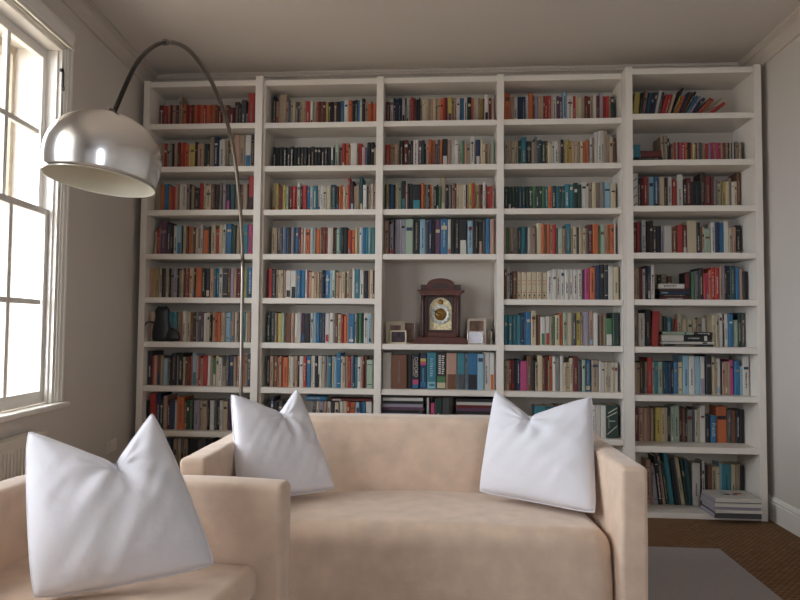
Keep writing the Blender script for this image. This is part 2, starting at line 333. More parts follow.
# outdoors: a low terrace across the street
g = one_box('ground_outside', M['stone'], (-60, -3.4, -25, 60, -3.2, -3.1), st=True)
h = tag(empty('terraced_house', (-26, 30, -3.1)), 'bluish terraced house seen low through the sash window', 'house')
b = MB(); b.box(-6, 4, -9, 12, 0, 6.0); b.build('house_wall', M['brick'], h)
b = MB(); b.prism_y([(-6.3, 6.0), (4.3, 6.0), (-1, 8.0)], -9.2, 12.2); b.build('roof', M['brick'], h)
for yy in (-7, -3.5, 0, 3.5, 7):
    for zz in (.9, 3.6):
        b = MB(); b.box(4.0, 4.06, yy, yy+1.3, zz, zz+1.6); b.build('house_window', M['slate'], h)
BOOKS={
(1,1):'-2180,35,188,R -2145,35,181,r -2109,15,187,s -2095,23,186,R -2072,20,186,s -2052,28,186,R -2025,23,253,C -2002,15,192,u -1988,20,191,o -1968,25,184,R -1942,17,184,r -1926,20,184,R -1906,25,183,o -1881,23,183,r -1858,25,183,o -1834,23,182,r -1811,25,182,o -1786,20,182,r -1766,23,181,o -1743,17,181,u -1727,39,174,R -1687,25,180,s -1662,25,180,u -1637,41,159,R -1596,35,203,U -1561,20,178,k -1542,33,218,g -1508,20,124,B -1489,49,263,r -1440,13,268,R',
(1,2):'-2187,32,209,s -2155,26,209,C -2129,22,209,r -2108,20,195,m -2088,19,208,G -2070,22,208,k -2049,14,208,s -2036,14,208,C -2023,19,214,R -2004,22,214,o -1984,22,214,r -1963,26,200,o -1937,5,206,w -1931,37,200,y -1896,23,219,k -1871,49,205,s -1822,22,205,N -1801,23,205,k -1778,31,257,C -1748,34,257,B -1713,11,203,k -1703,44,230,w -1659,23,229,C -1635,19,202,u -1617,28,202,m -1589,39,268,s -1550,43,268,C -1507,46,268,w/b -1460,26,266,k',
(1,3):'-2187,45,215,C -2142,24,215,o -2117,37,217,b -2080,21,201,o -2059,32,194,r -2027,15,214,s -2013,17,214,C -1996,18,216,w -1977,32,216,w -1946,24,216,C -1922,17,213,k -1904,21,200,C -1883,38,186,k -1846,32,222,r -1812,18,221,c -1795,39,201,c -1756,29,212,u -1727,33,211,k -1693,17,224,C -1676,12,211,k -1665,24,211,L -1640,32,211,k/p -1609,36,210,T -1573,26,210,C -1547,17,210,k -1530,17,210,u -1513,36,210,C -1477,10,209,k -1468,38,268,r/k',
(1,4):'-2178,21,178,C -2157,18,204,r -2139,8,217,s -2132,52,257,P -2080,23,230,g -2056,23,237,k -2033,31,224,w -2002,34,224,l/b -1968,15,217,k -1953,19,223,c -1934,18,217,u -1915,20,217,o -1895,13,217,C -1882,18,206,u -1863,18,201,c -1846,23,201,G -1823,18,227,w -1804,42,190,o -1764,18,216,k -1745,36,227,c -1710,28,197,r -1682,28,223,c -1654,23,229,w -1630,43,235,b -1587,36,222,N -1551,28,216,C -1523,23,222,l -1500,36,229,t -1464,31,231,p',
(1,5):'-2187,20,216,s -2167,18,216,s -2150,10,216,y -2140,23,223,C -2117,25,223,c -2093,12,216,k -2080,20,216,g -2061,20,216,c -2040,12,216,k -2028,25,216,G -2004,27,216,L -1976,12,216,k -1963,18,207,C -1947,18,207,c -1928,12,217,u -1916,15,217,C -1902,15,217,r -1886,25,217,c -1862,15,217,C -1847,10,217,k -1838,47,223,o -1790,27,217,k -1763,34,217,k -1729,30,213,s -1699,17,217,t -1682,17,217,b -1664,27,217,w -1638,44,217,k -1594,17,217,u -1576,27,217,L -1550,20,217,s -1530,27,217,R -1504,17,217,C -1487,29,217,y -1456,10,217,t -1447,33,224,b',
(1,6):'-2187,17,214,s -2170,27,218,c -2142,27,214,C -2115,38,221,B -2078,35,215,k -2043,30,215,t -2013,38,215,t -1975,8,215,k -1968,24,215,C -1944,11,216,o -1933,30,222,w -1904,32,220,c -1871,24,216,u -1847,19,216,U -1828,16,216,G -1810,19,217,g -1791,16,217,P -1774,22,210,w -1751,24,213,c -1726,16,198,k -1710,22,217,s -1687,22,217,o -1665,19,211,o -1646,16,218,s -1629,16,218,c -1611,8,218,G -1605,32,214,l -1573,13,218,t -1561,19,218,s -1541,16,218,w -1524,16,219,C -1506,8,219,k -1500,16,219,G -1482,21,219,t -1461,16,219,c -1443,19,219,s',
(1,7):'-2187,37,249,k -2149,10,214,r -2139,24,217,s -2115,27,214,u/B -2089,22,215,C -2067,33,196,l -2034,16,196,C -2018,12,215,k -2006,40,235,k -1966,10,216,G -1957,35,235,k -1921,16,207,c -1905,22,207,u -1883,19,207,R -1864,16,217,o -1848,33,230,l/t -1815,15,218,s -1801,15,218,r -1787,19,199,s -1768,35,219,r -1733,21,219,w -1712,15,219,C -1698,27,200,n/w -1671,21,220,c -1651,27,207,w -1624,27,144,C -1599,27,221,g -1574,32,221,B -1542,21,215,C -1520,9,222,r -1510,21,222,c -1490,16,216,s -1474,16,222,o -1457,21,223,C -1436,24,236,B',
(1,8):'-2187,29,207,k -2158,44,259,r -2114,32,259,B -2082,20,209,N -2061,29,241,s -2031,23,210,R -2008,36,210,B -1974,20,210,w -1954,55,236,o -1899,15,212,k -1883,23,212,N -1860,17,212,n -1843,11,212,k -1831,44,213,L -1788,17,213,s -1770,41,213,C -1730,17,214,k -1712,35,214,w -1677,20,215,g -1658,20,215,k -1637,25,215,w -1611,32,209,c -1579,25,216,P -1554,25,217,k -1528,17,217,t -1510,44,224,B -1467,17,218,k -1450,17,218,P -1433,35,218,B',
(1,9):'-2054,40,395,B -2014,26,395,k -1988,29,395,C -1959,24,395,c -1935,24,395,G -1911,29,395,C -1882,79,395,k -1804,52,395,g -1751,52,395,k',
(2,1):'-1305,25,238,k -1280,22,204,s/r -1258,60,250,C -1199,12,196,s -1186,20,196,B -1166,18,195,c -1150,18,202,c -1132,22,195,g -1110,10,194,k -1100,18,192,C -1083,17,194,c -1066,15,200,s -1051,32,196,r -1018,22,195,w -997,15,192,m -982,10,192,s -972,15,192,o -958,22,192,R -935,12,191,u -923,20,191,R -904,17,191,y -886,20,190,k -867,24,190,k -842,22,190,u -821,17,189,U -803,12,189,k -791,27,195,b -764,32,199,w -732,29,198,o -704,20,194,k -684,20,200,k -665,17,199,b -648,17,186,w -631,24,209,k -607,17,185,s -589,24,169,o -565,12,185,r -553,27,174,o',
(2,2):'-1294,26,170,k -1268,26,170,k -1241,25,169,k -1217,26,169,k -1190,25,169,k -1166,27,175,k -1137,26,168,k -1112,26,170,k -1085,25,167,k -1061,26,167,k -1034,26,167,k -1009,25,173,k -983,26,166,k -958,25,166,k -933,26,168,k -907,25,165,k -881,25,165,k -856,15,165,w/k -842,9,164,k -831,32,188,m -799,12,164,R -787,12,164,k -776,25,192,r -750,27,196,o -724,12,163,s -711,49,194,w -662,8,162,C -655,29,193,r -625,17,162,w -608,12,161,p -596,8,161,t -589,26,200,k -561,26,200,k -535,9,161,c',
(2,3):'-1291,23,206,c -1269,23,216,y -1247,35,193,R -1212,24,199,y -1187,17,195,m -1170,8,192,g -1163,24,192,R -1138,24,192,r -1113,9,192,o -1104,23,215,w -1081,17,191,k -1064,32,198,r -1032,24,191,b -1008,20,191,w -988,35,193,t -953,22,197,w -931,20,197,w -912,29,190,w -882,29,190,c -853,40,200,T -814,22,189,k -792,15,189,o -777,15,199,o -762,17,189,c -745,20,202,s -726,17,251,r -709,29,227,U -679,15,188,s -665,24,201,C -640,26,255,T -614,29,198,w -585,12,187,k -573,17,187,C -556,17,203,w -539,17,200,s',
(2,4):'-1286,32,203,c -1254,11,206,s -1243,21,206,G -1222,18,206,g -1204,14,206,L -1191,18,206,b -1172,14,206,g -1158,18,206,k -1140,16,206,L -1124,11,206,g -1113,27,206,b -1085,16,206,R -1069,18,199,s -1051,16,206,w -1035,34,193,o -1000,16,206,w -985,16,202,l -969,9,206,c -960,32,193,o -928,9,205,C -919,18,205,R -901,16,205,u -885,14,205,r -872,32,201,w -840,11,205,c -829,9,205,R -819,13,205,k -806,25,192,m -781,11,205,t -770,20,205,k -750,27,205,k -723,18,186,o -704,13,185,r -691,25,185,o -666,16,205,c -650,13,201,C -637,16,205,w -621,11,204,l -610,23,204,b -588,16,204,t -572,16,204,l -556,16,200,n -541,18,204,t',
(2,5):'-1300,32,218,r -1268,32,205,k -1235,16,205,C -1220,18,205,c -1202,18,205,c -1183,15,205,s -1167,40,201,w -1128,40,201,w/k -1088,34,205,b -1053,32,205,b -1022,15,209,w -1006,10,205,r -995,18,193,s -977,24,193,c -953,18,189,s -935,15,193,c -919,18,193,C -900,13,206,B -888,8,206,k -880,37,202,b -843,18,206,l -824,18,206,w -806,10,206,n -795,21,189,s -775,18,189,c -756,27,193,c -730,13,187,k -718,18,206,c -699,21,206,C -678,18,219,w -660,34,210,t -625,31,206,w -594,31,202,k -564,13,206,s -550,21,203,c -530,15,206,k',
(2,6):'-1301,26,226,N -1275,34,224,k -1241,15,214,C -1226,34,211,y -1192,21,214,m -1171,10,214,C -1161,39,212,u -1122,23,215,s -1100,26,212,w -1075,28,215,w -1046,21,215,P -1026,46,213,k -980,23,213,w -957,18,216,l -939,28,219,b -911,15,216,T -895,20,216,B -875,33,214,w -842,31,217,w -811,10,217,G -801,20,217,u -780,23,207,c -757,15,207,r -742,28,198,o -715,13,217,s -702,43,211,b -659,13,218,w -647,20,218,N -626,18,218,n -609,15,218,T -593,33,216,w -560,25,212,l -535,15,219,C',
(2,7):'-1297,22,221,k -1275,24,221,s -1252,9,222,C -1241,24,222,u -1217,14,212,o -1203,17,222,C -1186,9,222,r -1176,39,213,o -1138,17,223,c -1121,19,218,w -1101,14,224,C -1087,19,224,s -1068,12,224,k -1056,29,224,w -1027,22,224,r -1005,34,225,b -971,14,225,c -957,14,225,w -943,22,222,k -921,14,226,w/k -907,17,226,w -890,17,226,c -873,14,226,G -859,12,226,L -847,24,219,t -823,8,227,k -816,12,227,c -804,22,223,l -783,31,249,b -752,12,228,w -740,19,220,c -721,17,228,s -704,24,221,r -680,14,229,G -666,12,229,B -654,22,221,t -632,24,222,w -609,14,230,s -595,12,230,R -582,14,230,u -568,45,201,m',
(2,8):'-1288,24,216,k -1264,27,242,B -1237,30,217,k -1208,32,217,g -1174,23,218,k -958,29,221,G -928,17,221,c -911,38,221,L -873,21,222,s -852,29,222,w -823,29,223,k -794,32,217,c -761,27,224,w -734,27,224,c -708,23,224,r -684,41,218,o -644,29,219,l -614,21,226,B -594,23,220,b -570,44,224,w',
(3,1):'-452,32,184,R -420,21,203,w -399,19,209,k -379,19,202,B -360,16,208,B -343,8,208,k -335,24,201,w/k -312,13,207,k -300,16,207,w -283,13,200,C -271,24,216,r -247,14,206,R -231,21,195,k -210,13,206,k -199,13,195,C -186,14,192,w -173,14,205,c -158,19,205,c -139,16,204,C -122,16,201,s -105,16,204,c -88,16,203,C -72,19,203,s -53,21,205,o -31,13,205,r -20,21,205,R 3,31,208,y/P 33,16,208,C 50,16,201,s 66,26,194,w 92,29,203,b 121,23,205,w 145,31,207,k 176,16,198,o 192,14,201,w 207,16,198,c 223,16,197,C 240,16,197,y 257,14,197,u 270,31,223,w/k 301,16,196,R 319,23,193,s',
(3,2):'-452,35,180,r -417,15,186,C -401,18,186,s -383,18,185,c -366,15,185,s -351,32,211,k -318,32,213,R -287,18,184,k -269,21,207,k -248,38,210,w -211,27,207,P -184,18,209,N -166,10,183,k -155,18,183,s -139,25,215,o -113,25,211,o -88,18,182,g -71,18,214,g -54,18,207,o -36,40,217,k/w 3,23,206,s 26,27,187,w 53,30,208,w 84,10,180,C 93,18,205,m 110,15,205,n 126,18,179,s 143,24,179,C 168,29,228,w 197,10,178,C 207,34,210,B/w 242,18,203,c 260,15,177,c 274,24,177,s 298,20,177,C 318,24,202,m',
(3,3):'-452,10,200,k -442,17,200,y -426,19,202,B -406,14,199,b -392,17,197,k -375,21,206,c -354,21,212,m -332,31,225,k/t -300,13,199,s -290,18,205,k -269,18,205,k -251,60,198,k/t -192,26,211,o -165,14,198,u -151,13,197,G -139,14,197,k -124,17,197,o -108,13,184,C -95,18,184,k -77,17,197,k -60,17,184,n -45,34,250,C -11,21,196,k 11,17,196,G 27,10,196,k 37,18,206,s 55,14,203,R 70,17,196,c 86,17,195,c 103,17,189,c 119,17,189,w 136,10,195,k 146,13,195,C 157,23,208,y 181,18,205,r 199,17,195,y 217,14,188,C 230,17,194,u 247,13,194,R 258,21,213,w 279,10,194,u 289,21,181,r 310,18,183,r 328,14,194,s',
(3,4):'-452,32,249,s -420,5,262,k -415,32,230,L -383,5,262,k -377,40,264,L -338,5,262,w -333,35,262,L -298,56,264,m -241,45,259,k -194,40,265,l -154,24,248,g -129,22,261,B -108,22,261,k -86,42,261,P -44,51,267,b 8,22,263,w 30,27,265,k 58,34,265,k 92,53,260,k/w 150,37,247,l 187,17,260,k 203,24,251,k 228,29,244,k/s 258,21,259,g 280,31,268,b 311,31,263,s',
(3,7):'-452,62,256,w -390,113,240,u -277,34,240,k -243,53,248,OX -189,53,246,RB -135,67,261,BT -69,72,262,GR 3,74,257,s/u 79,58,257,t/g 136,13,254,C 150,72,258,b/k 221,45,255,l 266,42,266,w 308,34,264,w/o',
(3,8):'-135,17,260,w -117,5,248,k -112,35,223,p -78,52,254,N -26,54,261,g',
(4,1):'413,43,236,o 456,28,205,s 482,28,198,w 510,30,204,B 540,28,206,B 568,18,210,w 586,35,231,o 620,10,209,u 630,25,205,L 655,25,204,C 680,15,208,s 695,10,207,R 705,20,207,r 725,23,207,r 747,13,206,s 759,28,202,w 787,22,202,P 809,25,199,P 834,30,235,l 864,42,203,w 905,20,200,r 925,20,194,c 945,22,196,c 968,22,191,C 990,22,202,R 1011,20,199,R 1031,17,201,C 1049,25,214,w 1073,22,201,R 1096,22,228,L 1118,22,199,r 1140,20,196,r 1159,12,199,s 1171,27,193,N',
(4,2):'422,15,212,w 437,27,199,C 463,27,196,c 490,24,199,c 514,22,198,N 536,37,224,t 572,37,191,k 609,24,184,C 633,16,226,G 650,10,196,g 659,21,199,T 682,29,193,N 711,15,196,u 725,29,176,c 754,19,195,w 773,31,192,w 805,12,194,C 816,21,201,k 839,15,194,C 852,21,200,y 874,21,194,y 896,21,186,s 917,19,193,c 936,19,183,C 956,19,192,c 975,19,182,o 995,16,198,o 1011,12,192,C 1023,16,215,w 1040,16,211,C 1057,24,255,w 1081,24,261,w 1104,21,264,w 1125,21,259,C 1147,15,196,s 1161,24,215,c 1185,21,209,u',
(4,3):'415,25,180,N 440,25,178,N 465,25,180,N 489,25,180,N 514,25,180,T 539,27,179,T 567,22,179,N 590,25,179,N 615,22,179,n 637,25,179,N 662,20,179,N 682,22,178,n 705,22,178,t 727,25,178,o 752,27,180,T 779,25,180,t 804,17,178,N 821,22,177,T 843,32,192,t 875,30,192,t 905,32,202,N 938,22,189,N 960,37,208,w 997,15,176,w 1012,25,204,C 1036,27,201,c 1063,25,203,C 1088,32,206,G 1120,44,203,l 1164,37,194,c',
(4,4):'411,12,196,s 424,20,202,n 444,10,195,G 454,25,202,C 478,30,198,G 508,5,195,u 513,17,205,T 531,30,208,t 560,17,205,T 578,15,201,w 593,20,195,C 612,17,195,s 631,10,195,g 641,35,230,c 675,22,226,o 697,17,222,u 715,22,225,o 737,17,220,s 754,25,222,r 779,15,195,g 793,32,195,m 825,22,192,s 848,34,226,t 882,12,194,C 894,29,204,c 924,15,200,k 938,24,200,c 963,24,197,c 987,15,194,G 1002,34,222,R 1036,39,225,o 1076,10,194,n 1086,34,216,m 1120,17,219,s 1137,24,221,o 1161,24,224,o 1186,10,231,w',
(4,5):'411,17,215,u 428,21,227,w 449,17,192,k 466,30,202,u 496,35,192,PN 532,35,192,PN 567,35,192,PN 602,35,193,PN 637,35,193,PN 673,38,193,PN 710,35,203,w 745,30,213,w 775,28,215,w 803,30,213,w 832,30,212,w 862,30,213,w 893,30,213,w 923,28,213,w 949,20,213,P 970,35,218,p 1005,35,228,o 1039,37,243,B 1077,28,250,k 1104,27,247,k 1130,37,234,w 1168,35,233,c',
(4,6):'408,29,210,t 437,29,208,t 467,29,211,t 496,32,210,t 529,17,226,B 546,17,232,b 563,34,232,b 597,37,241,c 641,22,212,u 663,34,196,w/n 697,32,202,w/r 729,17,205,C 747,17,205,n 764,32,213,c 796,24,228,o 820,31,228,m 851,34,228,c 885,24,226,g 909,34,231,y 943,10,214,C 953,46,235,L 1000,31,241,s 1031,29,229,w 1060,10,215,k 1069,12,215,c 1081,14,215,u 1096,19,217,C 1115,46,193,n/w 1161,43,232,N',
(4,7):'409,18,206,C 427,18,209,c 444,18,213,r 462,21,217,R 482,16,213,k 498,23,220,B 521,48,208,p 568,33,245,u 600,25,218,k 626,16,203,C 641,35,248,c 676,16,234,u 691,23,240,R 714,10,216,C 723,23,244,o 746,20,241,w 766,30,235,G 796,25,245,w 821,20,199,c 841,23,201,c 864,25,230,c 889,35,242,R 923,18,215,g 940,7,218,k 948,23,219,m 970,39,218,b 1015,48,219,C 1064,18,214,w 1082,23,202,w 1105,23,205,c 1126,23,202,w 1149,23,203,c 1171,25,203,w',
(4,8):'625,76,213,t 701,73,214,T 773,25,219,R 798,31,219,s 829,47,220,r 878,47,220,C 925,47,221,c 972,38,225,w 1010,34,226,w 1044,34,226,w 1078,34,226,w 1113,81,229,GD',
(5,1):'1315,15,233,B 1329,39,220,y,4 1369,12,220,k,5 1381,22,237,s,9 1403,10,221,k,9 1413,20,222,b,10 1432,17,221,U,10 1450,20,221,B,10 1469,22,238,w,12 1491,15,222,B,12 1506,22,205,r,15 1528,27,204,r,15 1555,20,212,c,17 1574,15,263,k,22 1589,12,195,y,20 1601,19,198,o,22 1621,15,235,B,24 1635,15,237,u,25 1650,15,240,k,27 1664,17,213,b,30 1681,17,211,L,32 1698,19,209,B,36 1718,22,218,r,42 1739,19,213,o,42 1759,15,241,C,48 1773,22,219,r,55',
(5,2):'1501,22,205,C 1523,22,205,C 1545,15,186,B 1559,6,155,k 1566,13,142,u 1579,11,154,s 1590,9,154,r 1598,15,148,C 1614,11,154,R 1625,15,154,p 1640,24,154,r 1664,15,153,o 1679,11,153,g 1690,9,153,k 1698,13,153,r 1712,9,153,y 1720,15,140,c 1736,11,152,R 1746,13,152,C 1759,22,152,g 1781,11,139,C 1792,13,152,s 1805,19,145,r 1824,11,151,L 1835,19,151,p 1854,13,151,r 1867,8,151,w 1875,17,150,p 1893,17,150,r 1910,13,148,s 1923,13,150,R 1935,11,150,u 1946,13,152,C 1959,8,149,k 1968,11,149,c 1978,8,149,g 1987,11,151,w 1998,6,149,k 2005,15,155,C 2019,11,149,s 2030,15,148,c 2045,13,151,k',
(5,3):'1318,40,268,ST 1358,19,236,k 1378,22,242,R 1399,22,242,r 1420,12,236,u 1433,38,242,l 1470,29,242,b 1498,7,235,r 1506,34,241,c 1540,19,235,k 1558,7,235,u 1565,31,241,w 1597,19,222,r 1616,14,215,o 1630,42,257,w 1673,24,209,k 1695,31,233,R 1726,31,208,k 1758,35,208,k 1793,29,268,U 1822,42,247,R 1864,17,238,R 1880,26,219,G 1906,22,194,c 1926,14,207,C 1941,24,206,y 1964,24,206,c 1987,19,231,C 2006,19,203,w 2025,17,206,c 2042,26,268,u',  # black spines past the wide white one stand in for a shaded open gap
(5,4):'1322,23,237,R 1345,18,237,r 1364,16,236,B 1380,30,255,w 1410,20,243,k 1430,28,249,U 1457,20,211,g 1477,37,211,k 1514,18,211,L 1532,55,211,w 1587,37,202,u 1624,35,217,r 1659,32,217,R 1691,64,244,c 1755,25,235,k 1780,14,204,u 1795,18,204,c 1812,42,192,m 1854,25,235,w 1879,32,235,B 1911,32,231,b 1943,37,243,w 1979,20,197,c 1999,22,201,s 2022,37,213,k',
(5,5):'1302,18,220,s 1320,18,220,C 1337,23,221,R 1360,18,217,w 1377,16,239,k 1394,23,237,B 1417,24,241,w 1661,29,197,k 1690,24,197,n 1714,29,203,g 1743,28,225,k 1771,18,185,r 1789,20,189,p 1808,15,209,o 1823,26,228,r 1850,28,225,r 1879,18,240,s 1897,18,246,L 1913,15,242,k 1929,24,240,k 1952,37,240,T 1990,26,222,b 2016,22,218,s 2038,30,198,k',
(5,6):'1316,30,232,C 1346,45,230,w 1390,40,257,k 1432,52,245,r,3 1853,21,223,c 1873,21,223,c 1894,27,236,w 1922,9,230,k 1931,27,230,w 1958,32,230,b 1992,34,188,m 2027,21,239,N 2047,21,237,g',
(5,7):'1299,20,212,s 1319,23,210,C 1342,16,218,u 1357,16,219,N 1374,14,219,c 1386,36,247,r 1423,16,219,m 1438,23,220,t 1461,33,220,m 1494,18,219,T 1512,18,219,b 1530,20,215,B 1550,16,221,k 1566,28,221,b 1595,33,220,c 1629,40,264,l 1668,38,262,w 1706,38,259,l 1743,35,259,w/L 1780,38,268,k 1817,26,257,c 1843,9,225,C 1852,25,245,w 1877,14,231,k 1890,16,222,s 1905,22,226,s 1927,16,226,c 1942,26,238,p 1969,35,235,b 2004,20,197,l 2024,44,263,w',
(5,8):'1324,29,236,R 1353,31,230,s 1385,29,231,s 1414,17,231,s 1431,24,232,C 1455,10,232,k 1464,43,238,y 1507,24,235,c 1531,22,236,c 1553,19,234,k 1572,21,246,m 1594,38,253,m 1633,17,235,R 1649,21,235,u 1671,13,236,k 1683,43,224,G 1725,13,237,g 1738,17,225,w 1754,14,237,c 1769,37,256,w 1804,38,183,k 1842,38,188,FR 1885,71,251,o 1957,28,228,g 1985,31,226,u 2016,26,229,k 2042,26,230,k',
(5,9):'1404,32,309,s 1436,18,285,C 1454,34,257,L,-6 1487,30,337,k,-6 1517,22,338,s,-7 1538,27,290,N,-7 1566,34,358,t,-7 1600,27,322,k,-7 1626,20,329,g,-8 1646,27,330,c,-8 1673,20,311,N,-7 1692,27,317,T,-6 1719,57,292,w 1775,9,293,k 1784,22,305,w 1807,18,282,k 1824,27,276,u 1851,32,271,c 1882,20,271,c 1901,18,296,l 1918,61,290,VA 1979,36,288,c 2014,27,291,C 2041,27,287,k',
}
# piles: x0, x1, z0, z1 above the shelf in mm, colour; and books behind them: x, width, height, colour
FLAT = {(5, 2): [(1311, 1511, 0, 15, 'C'), (1311, 1507, 16, 33, 'w'), (1316, 1511, 34, 49, 'k'), (1362, 1503, 50, 98, 'R'), (1314, 1358, 50, 142, 't')], (5, 5): [(1470, 1680, 0, 22, 'R'), (1472, 1673, 23, 42, 'k'), (1475, 1676, 43, 60, 'B'), (1473, 1674, 61, 80, 'U'), (1471, 1642, 81, 114, 'w'), (1647, 1677, 81, 187, 'R')], (5, 6): [(1517, 1853, 0, 15, 'k'), (1503, 1855, 16, 34, 'w'), (1504, 1652, 35, 80, 'w'), (1654, 1836, 35, 80, 'k'), (1509, 1718, 81, 104, 'm'), (1722, 1848, 81, 101, 'k')], (2, 8): [(-1004, -853, 226, 258, 'b'), (-824, -533, 226, 245, 'R')]}
BEHIND = {(5, 5): [(1472, 40, 200, 'C'), (1514, 24, 190, 'k'), (1540, 40, 195, 'C'), (1582, 34, 180, 'u')], (5, 6): [(1512, 36, 235, 'C'), (1550, 22, 215, 'g'), (1574, 36, 205, 't'), (1612, 20, 195, 'u'), (1634, 16, 190, 'r'), (1652, 30, 232, 'c'), (1686, 34, 190, 'c'), (1722, 34, 190, 'c'), (1758, 28, 190, 'c'), (1790, 30, 205, 'C'), (1822, 28, 200, 'w')]}
# ------------------------------------------------------------------ bookcases
Z = [3.054, 2.739, 2.421, 2.102, 1.780, 1.462, 1.141, .821, .501, .035]
Z5 = [3.054, 2.739, 2.418, 2.102, 1.780, 1.462, 1.141, .815, .4735, .035]
DM = 4.571; D5 = 4.492; YB = 4.83; ST = .04
def shelves(root, x0, x1, y, zz, skip=()):
    for i, z in enumerate(zz):
        if i in skip: continue
        b = MB(); t = .035 if i == 9 else ST
        b.box(x0+.0005, x1-.0005, y, YB-.006, z-t, z)
        b.build('top_board' if i == 0 else ('bottom_board' if i == 9 else 'shelf'), M['shelfwhite'], root, .002)
def upright(root, x0, x1, y, zt):
    b = MB(); b.box(x0, x1, y, YB, 0, zt); b.build('upright', M['shelfwhite'], root, .002)
def backp(root, x0, x1):
    b = MB(); b.box(x0, x1, YB-.006, YB, .0, 3.045); b.build('back_panel', M['shelfback'], root)
ba = tag(empty('bookcase', (-1.79, YB, 0)), 'tall white bookcase bay against the left wall behind the arc lamp stem', 'bookcase')
bm = tag(empty('bookcase', (-.06, YB, 0)), 'wide white bookcase of three bays holding the clock', 'bookcase')
bc = tag(empty('bookcase', (1.66, YB, 0)), 'deeper white bookcase bay at right, magazines on its bottom shelf', 'bookcase')
def inv(root):
    for c in root.children: c.location = (-root.location.x, -root.location.y, 0)
upright(ba, -2.237, -2.190, DM-.012, 3.062); upright(ba, -1.392, -1.3395, DM-.03, 3.075)
shelves(ba, -2.19, -1.392, DM-.008, Z); backp(ba, -2.19, -1.392)
for xa, xb in ((-.509, -.458), (.351, .400)): upright(bm, xa, xb, DM-.012, 3.062)
upright(bm, -1.339, -1.322, DM+.006, 3.05); upright(bm, 1.216, 1.2215, DM+.006, 3.05)
shelves(bm, -1.322, -.509, DM, Z); shelves(bm, -.458, .351, DM, Z, (5,)); shelves(bm, .400, 1.216, DM, Z); backp(bm, -1.322, 1.216)
upright(bc, 1.2225, 1.269, D5-.008, 3.066); upright(bc, 2.075, 2.122, D5-.008, 3.066)
shelves(bc, 1.269, 2.075, D5, Z5); backp(bc, 1.269, 2.075)
bpy.context.view_layer.update()
for r_ in (ba, bm, bc): inv(r_)

# ------------------------------------------------------------------ books
INNER = {1: (-2.188, -1.394), 2: (-1.320, -.511), 3: (-.456, .349), 4: (.402, 1.195), 5: (1.259, 2.055)}
SPECIAL = {'OX': ('k', 'black book with OXFORD in white letters on its spine'), 'RB': ('B', 'navy book with a yellow, orange and pink rainbow band'),
 'BT': ('t', 'thick teal book with a pale swirl at the foot of its spine'), 'GR': ('k', 'thick black book with green and cream blocks at its foot'),
 'PN': ('c', None), 'ST': ('w', 'white spine crossed by dark diagonal stripes'), 'GD': ('N', 'dark green box file with white diagonal lines'),
 'FR': ('b', 'blue book with French in white letters on its spine'), 'VA': ('t', 'teal book with a dark vase on its spine')}
ORDN = 'zeroth first second third fourth fifth sixth seventh eighth ninth tenth eleventh twelfth thirteenth fourteenth fifteenth sixteenth seventeenth eighteenth nineteenth twentieth'.split()
TENS = {2: 'twenty', 3: 'thirty', 4: 'forty'}
def ordinal(n):
    if n <= 20: return ORDN[n]
    t, u = divmod(n, 10)
    return (TENS[t][:-1]+'ieth') if u == 0 else TENS[t]+'-'+ORDN[u]
BAY = {1: 'leftmost bay', 2: 'second bay', 3: 'clock bay', 4: 'fourth bay', 5: 'rightmost bay'}
def rown(b, r):
    if b == 3 and r == 7: return 'shelf right below the clock'
    if b == 3 and r == 8: return 'lowest shelf'
    if b == 5 and r == 9: return 'bottom shelf'
    return {1: 'top shelf'}.get(r, ORDN[r]+' shelf down')
def matlist(): return [M['bk_'+k] for k in BC]+[M['paper']]
KEYS = list(BC); MATS = matlist(); PAPER = len(KEYS)

def book_shape(b, w, d, h, col, X, pages=True, marks=True, rng=random, cut=None):
    """cover with a slightly rounded spine facing -y; origin at the middle of the spine's foot"""
    a = KEYS.index(col); hw = w/2; ch = min(w*.22, .006); t = min(.002, w*.12)
    pl = [(-hw, d), (-hw, ch), (-hw+ch, ch*.25), (hw-ch, ch*.25), (hw, ch), (hw, d), (hw-t, d), (hw-t, ch+t), (-hw+t, ch+t), (-hw+t, d)]
    n = len(pl); vs = [(x, y, 0) for x, y in pl]+[(x, y, h) for x, y in pl]
    fs = [(i, (i+1) % n, n+(i+1) % n, n+i) for i in range(n)]
    quads = [(0, 9, 8, 1), (1, 8, 7, 2), (2, 7, 3, 3)]
    q = [(0, 1, 8, 9), (1, 2, 3, 4), (1, 4, 7, 8), (4, 5, 6, 7)]
    for f in q: fs.append(tuple(reversed(f))); fs.append(tuple(i+n for i in f))
    fs = [tuple(f) for f in fs]
    b.add(vs, fs, a, False, X)
    if pages: b.box(-hw+t, hw-t, ch+t, d-.003, .003, h-.003, PAPER, X)
    if marks: spine_marks(b, w, h, col, ch, X, rng, cut)
